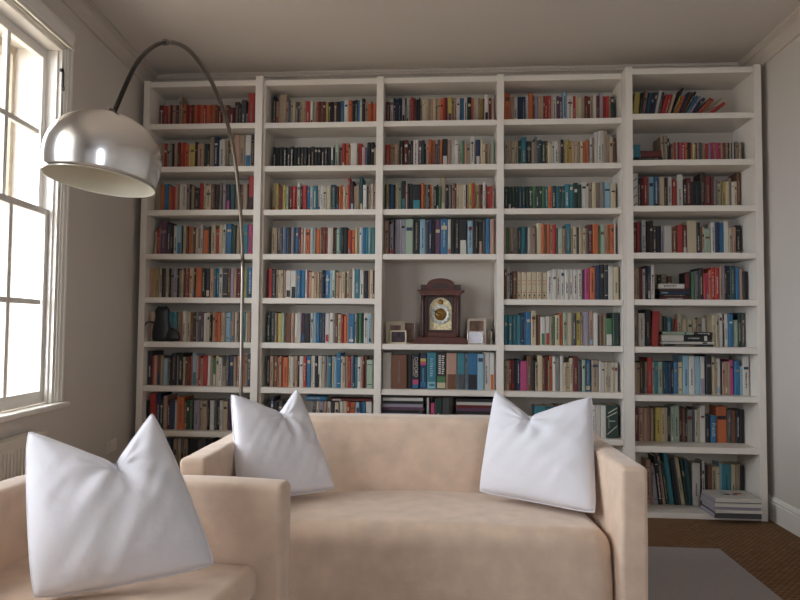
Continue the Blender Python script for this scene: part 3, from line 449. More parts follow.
def spine_marks(b, w, h, col, ch, X, rng, cut=None):
    e = ch*.25; y0 = e-.0006; y1 = e+.0003; fw = w/2-ch
    def rect(x0, x1, z0, z1, c, k=0): b.box(x0, x1, y0-k*.0003, y1, z0, z1, KEYS.index(c), X)
    if cut:                                                        # lower block of another colour
        rect(-fw-.0005, fw+.0005, .003, h*cut[1], cut[0]); return
    dark = col in 'kgRBTNPUubrt'
    pick = rng.choice('wcCG' if dark else 'kgRBuN')
    t = rng.random()
    if t < .28:
        z = h*rng.uniform(.62, .8); rect(-fw, fw, z, z+h*rng.uniform(.05, .12), pick)
    elif t < .36:
        for z in (.12, .82): rect(-fw, fw, h*z, h*z+.005, pick)
    elif t < .44:
        rect(-fw, fw, h*.05, h*rng.uniform(.14, .3), rng.choice('wkcrbl'))
    if rng.random() < .5 and w > .011:                             # a worn line of title marks
        z = h*rng.uniform(.14, .25); ze = h*rng.uniform(.5, .9); g = min(fw*.55, .005)
        while z < ze:
            l = rng.uniform(.003, .009); rect(-g, g*rng.uniform(.3, 1), z, z+l, pick, 1); z += l+rng.uniform(.0015, .004)

def place(x, w, y, z, ln):
    """matrix putting a book's foot on the shelf; ln degrees of lean, tops to the right"""
    a = math.radians(ln)
    if not ln: return Matrix.Translation((x+w/2, y, z))
    px = x+w if ln > 0 else x
    off = -w/2 if ln > 0 else w/2
    return Matrix.Translation((px, y, z)) @ Matrix.Rotation(a, 4, 'Y') @ Matrix.Translation((off, 0, 0))
SPY = {1: {1: 4.69, 2: 4.685, 3: 4.672, 4: 4.66, 5: 4.62, 6: 4.625, 7: 4.62, 8: 4.62, 9: 4.65}, 5: {1: 4.69, 2: 4.62, 3: 4.68, 4: 4.67, 5: 4.60, 6: 4.655, 7: 4.60, 8: 4.69, 9: 4.70}}
ALL = []
for (bb, rr), s in BOOKS.items():
    zb = (Z5 if bb == 5 else Z)[rr]; row = []
    for i, tok in enumerate(s.split()):
        q = tok.split(','); x, w, h = (int(v)/1000 for v in q[:3]); c = q[3]; ln = int(q[4]) if len(q) > 4 else 0
        rg = random.Random(bb*1000+rr*100+i)
        ys = SPY[5 if bb == 5 else 1][rr]+rg.uniform(-.007, .009)
        d = min(YB-.008-ys, max(.085, h*.76))
        sp = c if c in SPECIAL else None
        base = SPECIAL[c][0] if sp else c.split('/')[0]
        cut = (c.split('/')[1], .42) if '/' in c else None
        row.append(dict(b=bb, r=rr, i=i+1, x=x, w=max(w-.0008, .004), h=h, c=base, cut=cut, sp=sp, ln=ln, y=ys, z=zb, d=d, seed=bb*1000+rr*100+i, kind='up'))
    for e in BEHIND.get((bb, rr), []):
        x, w, h, c = e
        row.append(dict(b=bb, r=rr, i=0, x=x/1000, w=w/1000-.001, h=h/1000, c=c, cut=None, sp=None, ln=0, y=4.765, z=zb, d=.055, seed=x, kind='back'))
    for k, e in enumerate(FLAT.get((bb, rr), [])):
        x0, x1, z0, z1, c = e
        row.append(dict(b=bb, r=rr, i=0, x=x0/1000, w=(x1-x0)/1000, h=(z1-z0)/1000, c=c, cut=None, sp=None, ln=0, y=SPY[5 if bb == 5 else 1][rr]-.004, z=zb+z0/1000, d=.11, seed=x0+z0, kind='flat', n=k))
    hs = sorted(e['h'] for e in row if e['kind'] == 'up'); med = hs[len(hs)//2] if hs else 0
    for e in row: e['med'] = med; e['n_up'] = sum(1 for q in row if q['kind'] == 'up')
    ALL.append(row)

def hidden(e):
    """share of the book the sofa, cushions or frame edge cover in the photo"""
    b_, r_ = e['b'], e['r']
    if r_ == 9 and b_ < 5: return 1
    if r_ == 8 and b_ == 1: return .35 if e['x'] < -1.5 else .9
    if r_ == 8 and b_ < 4: return .62
    if r_ == 8 and b_ == 4: return .6 if e['x'] > .9 else .75
    if r_ == 9 and b_ == 5 and e['x'] > 1.70: return .45
    return 0
cands = sorted((e for row in ALL for e in row), key=lambda e: -e['w']*e['h']*(1-hidden(e))*(1.07 if e['b'] == 5 else 1))
chosen = set(id(e) for e in cands[:300])

def describe(row):
    def cw(e):
        w = BC[e['c']][0]
        return w
    def adj(e):
        a = []
        if e['kind'] == 'up':
            if e['h'] > e['med']+.028: a.append('tall')
            elif e['h'] < e['med']-.028: a.append('short')
            if e['w'] > .042: a.append('thick')
            elif e['w'] < .017: a.append('thin')
        return ' '.join(a)
    def col(e):
        s = cw(e)
        if e['cut']: s += ' and '+BC[e['cut'][0]][0]
        return s
    ups = [e for e in row if e['kind'] == 'up']
    where = lambda e: f"{rown(e['b'], e['r'])}, {BAY[e['b']]}"
    for e in row:
        e['k1'] = (adj(e)+' ' if adj(e) else '')+col(e)+{'up': '', 'back': 'b', 'flat': 'f'}[e['kind']]
    cnt = {}
    for e in row: cnt[e['k1']] = cnt.get(e['k1'], 0)+1
    nb = {}
    for i, e in enumerate(ups):
        e['l'] = ups[i-1] if i else None; e['rr'] = ups[i+1] if i+1 < len(ups) else None
        e['k2'] = (e['c'], e['l'] and e['l']['c'], e['rr'] and e['rr']['c']); nb[e['k2']] = nb.get(e['k2'], 0)+1
    ufl = {}; uct = {}
    for e in row:
        if e['kind'] == 'flat': uct[e['c']] = uct.get(e['c'], 0)+1
    for e in row:
        nm = ((adj(e)+' ' if adj(e) else '')+col(e)).strip()
        if e['kind'] == 'flat':
            e['label'] = f"{nm} book lying flat in the pile, {where(e)}"
            if uct[e['c']] > 1: e['label'] = f"{nm} book lying flat, {'thicker' if e['h']>.04 else 'thinner'} of two {nm} ones, {where(e)}"
            continue
        if e['kind'] == 'back':
            bk = [q for q in row if q['kind'] == 'back']; j = bk.index(e)+1
            e['label'] = f"{nm} book behind the pile, {ordinal(j)} from left there, {where(e)}"; continue
        if e['sp'] and SPECIAL[e['sp']][1]:
            e['label'] = f"{SPECIAL[e['sp']][1]}, {where(e)}"
            if len(e['label'].split()) > 16: e['label'] = f"{SPECIAL[e['sp']][1]}, {BAY[e['b']]}"
            continue
        if e['sp'] == 'PN':
            j = [q for q in ups if q['sp'] == 'PN'].index(e)+1
            e['label'] = f"cream book with red bands, {ordinal(j)} of six matching, {where(e)}"; continue
        if cnt[e['k1']] == 1 and not (e['c'] in 'gk' and False):
            e['label'] = f"{nm} book, only one so coloured, {where(e)}" if sum(1 for q in row if q['c'] == e['c']) == 1 and not e['cut'] else f"{nm} book standing upright, {where(e)}" if not e['ln'] else f"{nm} leaning book, {where(e)}"
            if sum(1 for q in row if col(q) == col(e)) > 1 and not adj(e):
                e['label'] = f"{nm} book of ordinary height, {ordinal(e['i'])} from left, {where(e)}"
        elif nb[e['k2']] == 1 and e['l'] and e['rr'] and e['l']['c'] != e['c'] and e['rr']['c'] != e['c']:
            L, R_ = cw(e['l']), cw(e['rr'])
            mid = f"between two {L} ones" if L == R_ else f"between {L} and {R_} ones"
            e['label'] = f"{nm} book {mid}, {where(e)}"
            if len(e['label'].split()) > 16: e['label'] = f"{nm} book, {ordinal(e['i'])} from left, {where(e)}"
        elif e['i'] == 1: e['label'] = f"{nm} book at the left end, {where(e)}"
        elif e['i'] == e['n_up']: e['label'] = f"{nm} book at the right end, {where(e)}"
        else: e['label'] = f"{nm} book, {ordinal(e['i'])} from left, {where(e)}"
for row in ALL: describe(row)

def flat_matrix(e):     # spine faces the room, book lies on its side
    return Matrix.Translation((e['x'], e['y'], e['z']+e['h']/2)) @ Matrix.Rotation(PI/2, 4, 'Y')
rest = MB()
for row in ALL:
    for e in row:
        rg = random.Random(e['seed']+5)
        if e['kind'] == 'flat': w, h = e['h']-.0006, e['w']; X = flat_matrix(e)
        else: w, h = e['w'], e['h']; X = place(e['x'], e['w'], e['y'], e['z']+.0003, e['ln'])
        big = id(e) in chosen
        low = e['z'] < 1.2
        if not big:
            book_shape(rest, w, e['d'], h, e['c'], X, low, True, rg, e['cut']); continue
        b = MB(); sp = e['sp']; wide = e['w'] >= .030 and e['kind'] == 'up' and not sp
        book_shape(b, w, e['d'], h, e['c'], None, False, not wide and not sp, rg, e['cut'])
        o = b.build('book', MATS); o.matrix_world = X; e['obj'] = o
        tag(o, e['label'], 'book', 'books standing and lying on the bookcase shelves')
        if low or e['kind'] == 'flat':
            ch = min(w*.22, .006); t = min(.002, w*.12)
            p = MB(); p.box(-w/2+t, w/2-t, ch+t, e['d']-.003, .003, h-.003); p.build('page_block', M['paper'], o)
        ch = min(w*.22, .006)
        if wide:
            s_ = MB(); spine_marks(s_, w, h, e['c'], ch, None, rg, e['cut'])
            if s_.v: s_.build('spine_label', MATS, o)
        if sp:
            fw = w/2-ch; e0 = ch*.25; s_ = MB()
            R = lambda x0, x1, z0, z1, c, k=0: s_.box(x0, x1, e0-.0006-k*.0003, e0+.0003, z0*h, z1*h, KEYS.index(c))
            if sp == 'OX':
                R(-fw, fw, .03, .13, 'b'); R(-fw, fw, .135, .27, 'p'); R(-fw*.9, -fw*.7, .38, .85, 's')
                lettering('title_lettering', 'OXFORD', .034, M['bk_w'], o, (fw*.15, e0-.001, h*.63), (PI/2, PI/2, 0))
            elif sp == 'RB':
                R(-fw, fw, .80, .88, 'y'); R(-fw, fw, .75, .80, 'o'); R(-fw, fw, .69, .75, 'p'); R(-fw*.3, fw*.3, .2, .6, 't'); R(-fw, fw, .05, .2, 'b')
            elif sp == 'BT':
                R(-fw, fw, .03, .2, 'l'); R(-fw*.6, fw*.8, .08, .15, 't', 1)
                for k in range(8): R(-fw*.4, fw*(.2+.1*(k % 3)), .35+k*.065, .385+k*.065, 'l')
            elif sp == 'GR':
                R(-fw, fw, .03, .18, 'c'); R(-fw, fw, .18, .35, 'n')
                for k in range(9): R(-fw*.7, -fw*.1, .42+k*.058, .455+k*.058, 'w'); R(fw*.1, fw*(.5+.1*(k % 3)), .41+k*.058, .445+k*.058, 'w')
            elif sp == 'PN':
                for z in (.08, .25, .56, .68): R(-fw, fw, z, z+.018, 'r')
                R(-fw*.4, fw*.4, .12, .19, 'k')
            elif sp == 'ST':
                for z in (.12, .34, .56, .78):
                    s_.add([(-fw, e0-.0007, h*z), (fw, e0-.0007, h*(z+.07)), (fw, e0-.0007, h*(z+.095)), (-fw, e0-.0007, h*(z+.025))], [(0, 1, 2, 3)], KEYS.index('k'))
            elif sp == 'GD':
                for z, x in ((.1, -1), (.62, -1), (.74, -.8)):
                    dz = .26 if z < .3 else .16
                    s_.add([(fw*x, e0-.0007, h*z), (fw*x, e0-.0007, h*(z+.03)), (fw, e0-.0007, h*(z+dz+.03)), (fw, e0-.0007, h*(z+dz))], [(0, 3, 2, 1)], KEYS.index('w'))
                R(-fw*.7, fw*.6, .5, .53, 'm'); R(-fw*.7, -fw*.6, .3, .6, 'm')
            elif sp == 'FR':
                lettering('title_lettering', 'French', .034, M['bk_w'], o, (0, e0-.001, h*.48), (PI/2, PI/2, 0))
            elif sp == 'VA':
                pts = [(-.4, .0), (.4, .0), (.42, .2), (.2, .38), (.12, .6), (.12, .75), (-.12, .75), (-.12, .6), (-.2, .38), (-.42, .2)]
                s_.prism_y([(x*fw, .02+z*h*.9) for x, z in pts], e0-.0007, e0+.0003, KEYS.index('T'))
            if s_.v: s_.build('spine_label', MATS, o)
o = rest.build('books', MATS)
tag(o, 'all the remaining slimmer books packed along the white shelves', 'books', 'books standing and lying on the bookcase shelves', 'stuff')

# magazines in piles
mg = 0
def magazine(x0, x1, y0, y1, z0, z1, c, label, group, over=None):
    b = MB(); k = MATS.index(M['bk_'+c]); t = .0012
    b.box(x0, x1, y0, y1, z0, z0+t, k); b.box(x0, x1, y0, y1, z1-t, z1, over if over is not None else k); b.box(x0, x1, y0, y0+t, z0+t, z1-t, k)
    o = b.build('magazine', MATS, loc=None); tag(o, label, 'magazine', group)
    p = MB(); p.box(x0+.001, x1-.001, y0+t, y1-.001, z0+t, z1-t); p.build('pages', M['magpaper'], o)
    return o
rg = random.Random(3)
z = .035; cs = 'gLwLwwk'; hs = [.030, .003, .016, .014, .022, .006, .020]
names = ['dark thick magazine at the very bottom of the pile', 'thin lilac magazine just above the bottom one', 'white magazine, third from the bottom of the pile', 'lilac magazine at mid height of the pile', 'thick white magazine in the upper half of the pile', 'thin dark magazine second from the top of the pile', 'glossy white magazine lying topmost on the pile']
cs = 'gkwLwkw'
hs = [.030, .005, .020, .018, .024, .006, .024]
for k in range(7):
    dx, dy = rg.uniform(-.006, .006), rg.uniform(-.008, .008)
    if cs[k] == 'k': dx, dy = .006, .012
    m_ = magazine(1.752+dx, 2.046+dx*.5, 4.405+dy, 4.64+dy, z, z+hs[k]-.0006, cs[k], names[k]+', bottom right of bookcase', 'magazines piled on the bottom shelf at right')
    z += hs[k]
    if k == 6:
        b = MB()
        for (px, py, rx, ry, c) in ((1.87, 4.52, .022, .02, 'k'), (1.92, 4.515, .02, .014, 'k'), (1.95, 4.55, .03, .02, 'r'), (1.86, 4.56, .02, .02, 'l'), (1.83, 4.5, .014, .014, 's')):
            vs = [(px+dx+rx*math.cos(a*PI/6), py+ry*math.sin(a*PI/6), z-.0001) for a in range(12)]
            b.add(vs, [tuple(range(12))], KEYS.index(c))
        b.build('cover_picture', MATS, m_)
for side, xa, xb in (('left', -.452, -.150), ('right', .068, .346)):
    z = .501; seq = 'wkLPkLBLkPsL' if side == 'left' else 'kwRPkRpkkRkp'
    col_w = {'k': 'black', 'L': 'lilac grey', 'P': 'purple', 'w': 'white', 'B': 'navy', 's': 'pink', 'R': 'dark red', 'p': 'magenta'}
    for k in range(12):
        h = .0215; c = seq[11-k] if side == 'left' else seq[11-k]
        magazine(xa+rg.uniform(0, .006), xb-rg.uniform(0, .02), 4.60+rg.uniform(0, .01), 4.80, z, z+h-.0006, c,
                 f"{col_w[c]} magazine, {ordinal(12-k)} from the top of the {side} pile two shelves below the clock", 'magazines piled flat below the clock bay books')
        z += h
SKY = 9.0
EXPO = 0.78
# ------------------------------------------------------------------ clock (on the shelf of row 6)
cz = 1.1415
ck = tag(empty('mantel_clock', (-.042, 4.685, cz)), 'dark carved wooden mantel clock with arched top and brass dial', 'clock')
def pr(name, m, pts, y0, y1, bevel=.002, parent=ck):
    b = MB(); b.prism_y(pts, y0, y1); return b.build(name, m, parent, bevel)
def rc(x0, x1, z0, z1): return [(x0, z0), (x1, z0), (x1, z1), (x0, z1)]
pr('base', M['darkwood'], [(-.188, 0), (.188, 0), (.188, .034), (.176, .042), (.160, .050), (-.160, .050), (-.176, .042), (-.188, .034)], -.085, .105)
b = MB(); b.prism_y(rc(-.142, -.094, .05, .345), -.055, .09); b.prism_y(rc(.094, .142, .05, .345), -.055, .09)
b.prism_y(rc(-.094, .094, .05, .085), -.055, .09); b.prism_y(rc(-.094, .094, .085, .345), .0, .09)
b.build('case', M['darkwood'], ck, .002)
# door frame with an arched opening
out = [(.094, .086), (.094, .343), (-.094, .343), (-.094, .086)]
ins = [(.080, .100)]+[(.080*math.cos(PI*k/16), .255+.080*math.sin(PI*k/16)) for k in range(17)]+[(-.080, .100)]
b = MB(); vs = []; 
def ringface(b, outer_fn, inner, y0, y1):
    n = len(inner); o_ = [outer_fn(p) for p in inner]
    vs = [(x, y0, z) for x, z in inner]+[(x, y0, z) for x, z in o_]+[(x, y1, z) for x, z in inner]+[(x, y1, z) for x, z in o_]
    fs = []
    for i in range(n):
        j = (i+1) % n
        fs += [(i, n+i, n+j, j), (i, j, 2*n+j, 2*n+i), (2*n+i, 2*n+j, 3*n+j, 3*n+i), (n+i, 3*n+i, 3*n+j, n+j)]
    b.add(vs, fs)
def outp(p):
    x, z = p
    if z <= .2551: return (.093 if x > 0 else -.093, .087 if z < .11 else z)
    a = math.atan2(z-.255, x); t = min(.093/max(abs(math.cos(a)), 1e-6), .087/max(abs(math.sin(a)), 1e-6)); return (t*math.cos(a), .255+t*math.sin(a))
ringface(b, outp, ins, -.05, .0); b.build('dial_door', M['darkwood2'], ck, .0015)
dial = pr('dial_plate', M['brass'], [(-.079, .101), (.079, .101)]+[(.079*math.cos(PI*k/16), .255+.079*math.sin(PI*k/16)) for k in range(17)], -.018, -.004, 0)
dz = .212
X = Matrix.Translation((0, -.018, dz)) @ Matrix.Rotation(PI/2, 4, 'X')
b = MB(); b.lathe([(.044, .0), (.044, .004), (.072, .004), (.072, .0)], 48, 0, X); ring = b.build('chapter_ring', M['silvering'], dial)
b = MB(); b.lathe([(0, .001), (.043, .001), (.043, .0)], 40, 0, X); b.lathe([(.018, .0012), (.018, .003), (.021, .003), (.021, .001)], 30, 0, X); b.build('dial_centre', M['brass2'], dial)
b = MB(); b.lathe([(0, .002), (.020, .002), (.020, .0)], 30, 0, Matrix.Translation((0, -.018, .300)) @ Matrix.Rotation(PI/2, 4, 'X')); b.build('strike_dial', M['brass2'], dial)
for k, t_ in enumerate(['XII', 'I', 'II', 'III', 'IIII', 'V', 'VI', 'VII', 'VIII', 'IX', 'X', 'XI']):
    a = math.radians(30*k)
    lettering('numeral', t_, .017, M['ink'], dial, (.058*math.sin(a), -.0228, dz+.058*math.cos(a)), (PI/2, a, 0), .0002)
def hand(name, ang, L):
    a = math.radians(ang); X = Matrix.Translation((0, -.026, dz)) @ Matrix.Rotation(a, 4, 'Y')
    b = MB(); b.prism_y([(-.003, -.008), (.003, -.008), (.0022, L*.6), (.005, L*.75), (0, L), (-.005, L*.75), (-.0022, L*.6)], -.001, .001, 0, X); b.build(name, M['ink'], dial)
hand('minute_hand', -62, .056); hand('hour_hand', -75, .036)
for sx in (-1, 1):
    x = sx*.124
    b = MB(); b.lathe([(.0, .052), (.016, .052), (.016, .07), (.011, .075), (.010, .12), (.012, .2), (.010, .30), (.011, .318), (.016, .325), (.018, .345), (0, .345)], 16, 0, Matrix.Translation((x, -.068, 0)))
    b.build('column', M['darkwood2'], ck)
pr('cornice', M['darkwood'], [(-.142, .345), (.142, .345), (.146, .362), (.158, .372), (.170, .376), (.170, .386), (-.170, .386), (-.170, .376), (-.158, .372), (-.146, .362)], -.082, .1)
pr('frieze', M['darkwood2'], rc(-.144, .144, .386, .424), -.058, .09)
arc = [(-.098, .386), (.098, .386), (.098, .424)]+[(.098*math.cos(PI*k/20)/1, .424+.046*math.sin(PI*k/20)) for k in range(1, 20)]+[(-.098, .424)]
pr('arched_top', M['darkwood'], arc, -.068, .092)
arc2 = [(-.06, .396)]+[(.06*math.cos(PI-PI*k/14), .400+.03*math.sin(PI*k/14)) for k in range(15)][::-1][:0]+[(.06, .396)]+[(.062*math.cos(PI*k/14), .405+.030*math.sin(PI*k/14)) for k in range(15)]
pr('carved_panel', M['darkwood2'], arc2, -.074, -.066, 0)
b = MB(); b.lathe([(0, 0), (.006, .001), (.005, .004), (0, .006)], 12, 0, Matrix.Translation((.086, -.05, .22)) @ Matrix.Rotation(PI/2, 4, 'X')); b.build('door_knob', M['brass2'], ck)

# ------------------------------------------------------------------ photo frames beside the clock
def frame(x, y, w, h, bw, fm, pm, label, rz=0., tilt=10, mount=0.):
    r = tag(empty('photo_frame', (x, y, cz+.0003), rz), label, 'picture frame', 'photo frames beside the clock')
    T = Matrix.Rotation(math.radians(-tilt), 4, 'X'); t = .012
    b = MB()
    b.box(-w/2, -w/2+bw, 0, t, 0, h, 0, T); b.box(w/2-bw, w/2, 0, t, 0, h, 0, T); b.box(-w/2+bw, w/2-bw, 0, t, 0, bw, 0, T); b.box(-w/2+bw, w/2-bw, 0, t, h-bw, h, 0, T)
    b.build('frame', fm, r, .0015)
    if mount:
        b = MB(); b.box(-w/2+bw-.001, w/2-bw+.001, .006, .009, bw, h-bw, 0, T); b.build('mount', M['mount'], r)
    k = mount
    b = MB(); b.box(-w/2+bw+k, w/2-bw-k, .0045 if mount else .005, .0085, bw+k, h-bw-k, 0, T); b.build('photograph', pm, r)
    b = MB(); q = t+h*.62*math.sin(math.radians(tilt))+.001; b.prism_x([(q, h*.62), (q+.003, h*.62), (q+.04, .001), (q+.034, .0)], -.012, .012); b.build('easel_strut', M['ink'], r)
    return r
frame(-.368, 4.70, .135, .165, .017, M['creamframe'], M['photo1'], 'larger cream photo frame at the left, behind a small one', .12, 12, .012)
frame(-.272, 4.735, .080, .158, .006, M['mount'], M['photo1'], 'frameless brownish photo print between cream frame and clock', -.1, 10)
frame(-.343, 4.625, .118, .098, .011, M['creamframe'], M['photo2'], 'small landscape cream frame with dark photo left of the clock', .05, 12)
frame(.216, 4.705, .138, .19, .019, M['silverframe'], M['photo1'], 'larger silver photo frame right of the clock, behind a small one', -.12, 12)
frame(.208, 4.62, .115, .098, .010, M['silverframe'], M['photo3'], 'small silver frame with pale picture right of the clock', .04, 14)
for k, (x, w, h, c, lab) in enumerate(((.290, .010, .088, 's', 'dusty pink'), (.3015, .010, .098, 'C', 'tan'), (.313, .009, .105, 'G', 'grey'), (.3235, .009, .092, 'c', 'cream'), (.334, .011, .108, 'U', 'dark brown'))):
    b = MB(); book_shape(b, w, .085, h, c, None, True, True, random.Random(k)); o = b.build('book', MATS, loc=(x, 4.70, cz+.0003))
    tag(o, f'tiny {lab} book standing at the right of the clock shelf', 'book', 'tiny books right of the clock')

# black ornament in the leftmost bay: a squat dark figure with a hooked tail
o = tag(empty('ornament', (-2.052, 4.583, 1.1415)), 'black seated animal ornament with a small hooked tail in front of books', 'ornament')
b = MB(); bod = [(.0, 0), (.060, .002), (.066, .02), (.068, .06), (.062, .11), (.052, .15), (.047, .18), (.05, .2), (.052, .222), (.045, .24), (.02, .252), (0, .254)]
b.lathe(bod, 28, 0, Matrix.Translation((-.015, 0, 0)) @ Matrix.Scale(1.08, 4, (1, 0, 0)) @ Matrix.Scale(.45, 4, (0, 1, 0)))
b.build('body', M['black'], o)
b = MB(); b.lathe([(0, 0), (.052, .002), (.06, .03), (.05, .07), (.02, .095), (0, .1)], 24, 0, Matrix.Translation((.058, -.005, 0)) @ Matrix.Scale(1.15, 4, (1, 0, 0)) @ Matrix.Scale(.4, 4, (0, 1, 0))); b.build('haunch', M['black'], o)
b = MB(); b.tube([(-.075, 0, .135), (-.10, -.003, .142), (-.125, -.006, .137), (-.138, -.008, .122), (-.137, -.008, .112)], [.007, .0065, .006, .006, .007], 10); b.build('tail', M['black'], o)
for sx in (-1, 1):
    b = MB(); b.lathe([(.014, 0), (.008, .014), (0, .026)], 10, 0, Matrix.Translation((-.015+sx*.028, 0, .236))); b.build('ear', M['black'], o)

# ------------------------------------------------------------------ rug
r_ = one_box('rug', M['rug'], (-1.04, 1.562, .9, 3.872, 0.0005, .012), bevel=.004)
tag(r_, 'plain grey rug under the sofas on the brown sisal carpet', 'rug')

# ------------------------------------------------------------------ upholstery
def grid_mesh(name, fn, nu, nv, m, parent=None, closed=False, sub=0):
    vs = [fn(i/(nu-1), j/(nv-1)) for j in range(nv) for i in range(nu)]
    fs = [(j*nu+i, j*nu+i+1, (j+1)*nu+i+1, (j+1)*nu+i) for j in range(nv-1) for i in range(nu-1)]
    b = MB(); b.add(vs, fs, 0, True); return b.build(name, m, parent)
def soft_block(name, m, parent, x0, x1, y0, y1, z0, z1, r, fn=None, seg=4, cuts=(10, 10, 6)):
    """box with rounded edges and a dense surface that fn may deform"""
    nx, ny, nz = cuts
    def axis(a, b_, n):
        s = [a, a+r*.35, a+r]+[a+r+(b_-a-2*r)*k/n for k in range(1, n)]+[b_-r, b_-r*.35, b_]; return s
    def axis2(a, b_, n):
        rr = []
        for k in range(seg+1): rr.append(a+r*(1-math.cos(PI/2*k/seg)) if False else a+r*k/seg)
        rr += [a+r+(b_-a-2*r)*k/n for k in range(1, n)]
        for k in range(seg+1): rr.append(b_-r+r*k/seg)
        return rr
    ax, ay, az = axis2(x0, x1, nx), axis2(y0, y1, ny), axis2(z0, z1, nz)
    idx = {}; vs = []; fs = []
    def V(i, j, k):
        if (i, j, k) in idx: return idx[(i, j, k)]
        p = Vector((ax[i], ay[j], az[k]))
        c = Vector((min(max(p.x, x0+r), x1-r), min(max(p.y, y0+r), y1-r), min(max(p.z, z0+r), z1-r)))
        d = p-c
        if d.length > 1e-9:
            mx = max(abs(d.x), abs(d.y), abs(d.z)); p = c+d.normalized()*mx
        if fn: p = Vector(fn(p))
        idx[(i, j, k)] = len(vs); vs.append(p); return idx[(i, j, k)]
    I, J, K = len(ax)-1, len(ay)-1, len(az)-1
    for i in range(I):
        for j in range(J):
            fs.append((V(i, j, K), V(i+1, j, K), V(i+1, j+1, K), V(i, j+1, K))); fs.append((V(i, j, 0), V(i, j+1, 0), V(i+1, j+1, 0), V(i+1, j, 0)))
    for i in range(I):
        for k in range(K):
            fs.append((V(i, 0, k), V(i+1, 0, k), V(i+1, 0, k+1), V(i, 0, k+1))); fs.append((V(i, J, k), V(i, J, k+1), V(i+1, J, k+1), V(i+1, J, k)))
    for j in range(J):
        for k in range(K):
            fs.append((V(0, j, k), V(0, j, k+1), V(0, j+1, k+1), V(0, j+1, k))); fs.append((V(I, j, k), V(I, j+1, k), V(I, j+1, k+1), V(I, j, k+1)))
    b = MB(); b.add(vs, fs, 0, True); return b.build(name, m, parent)
def wob(p, a, s):
    n = noise.noise_vector(Vector(p)*s); return Vector(p)+n*a

FZ = .0125
# the two-seat sofa facing the camera; local origin at the middle of its front foot line, y runs to the back
sofa = tag(empty('sofa', (-.139, 2.54, FZ), math.radians(1.6)), 'beige velvet two-seat sofa with two white cushions, in front of the bookcase', 'sofa')
HW = .915; AT = .108; DEP = 1.0
def armfn(side):
    def f(p):
        k = max(0, (p.y-.62)/.38); p = Vector(p)
        if p.z > .3: p.z += .055*k*k*(3-2*k)*((p.z-.3)/.42)
        return wob(p, .004, 5)
    return f
for sx in (-1, 1):
    x0, x1 = (HW-AT, HW) if sx > 0 else (-HW, -HW+AT)
    soft_block('arm', M['velvet'], sofa, x0, x1, 0, DEP-.01, .03, .715, .022, armfn(sx), 4, (2, 14, 10))
def backfn(p):
    p = Vector(p); t = max(0, (p.z-.4)/.38)
    p.y += .085*t
    return wob(p, .004, 4)
soft_block('backrest', M['velvet'], sofa, -HW+AT+.001, HW-AT-.001, .72, .90, .05, .780, .035, backfn, 4, (20, 3, 10))
def seatfn(p):
    p = Vector(p)
    u = p.x/(HW-AT)
    top = max(0, (p.z-.25)/.2)
    p.z += (.028*(1-u*u)-.035*max(0, min(1, p.y/.7)))*top
    edge = max(0., abs(u)-.8)/.2
    p.y += edge*edge*.05*(1 if p.y < .2 else 0)*top
    return wob(p, .006, 3.2)
soft_block('seat', M['velvet'], sofa, -HW+AT+.001, HW-AT-.001, .028, .76, .03, .445, .085, seatfn, 7, (24, 10, 6))
for sx in (-1, 1):
    for yy in (.08, .86):
        b = MB(); b.lathe([(0, 0), (.018, 0), (.024, .032), (0, .032)], 12, 0, Matrix.Translation((sx*(HW-.055), yy, 0))); b.build('foot', M['darkwood'], sofa)

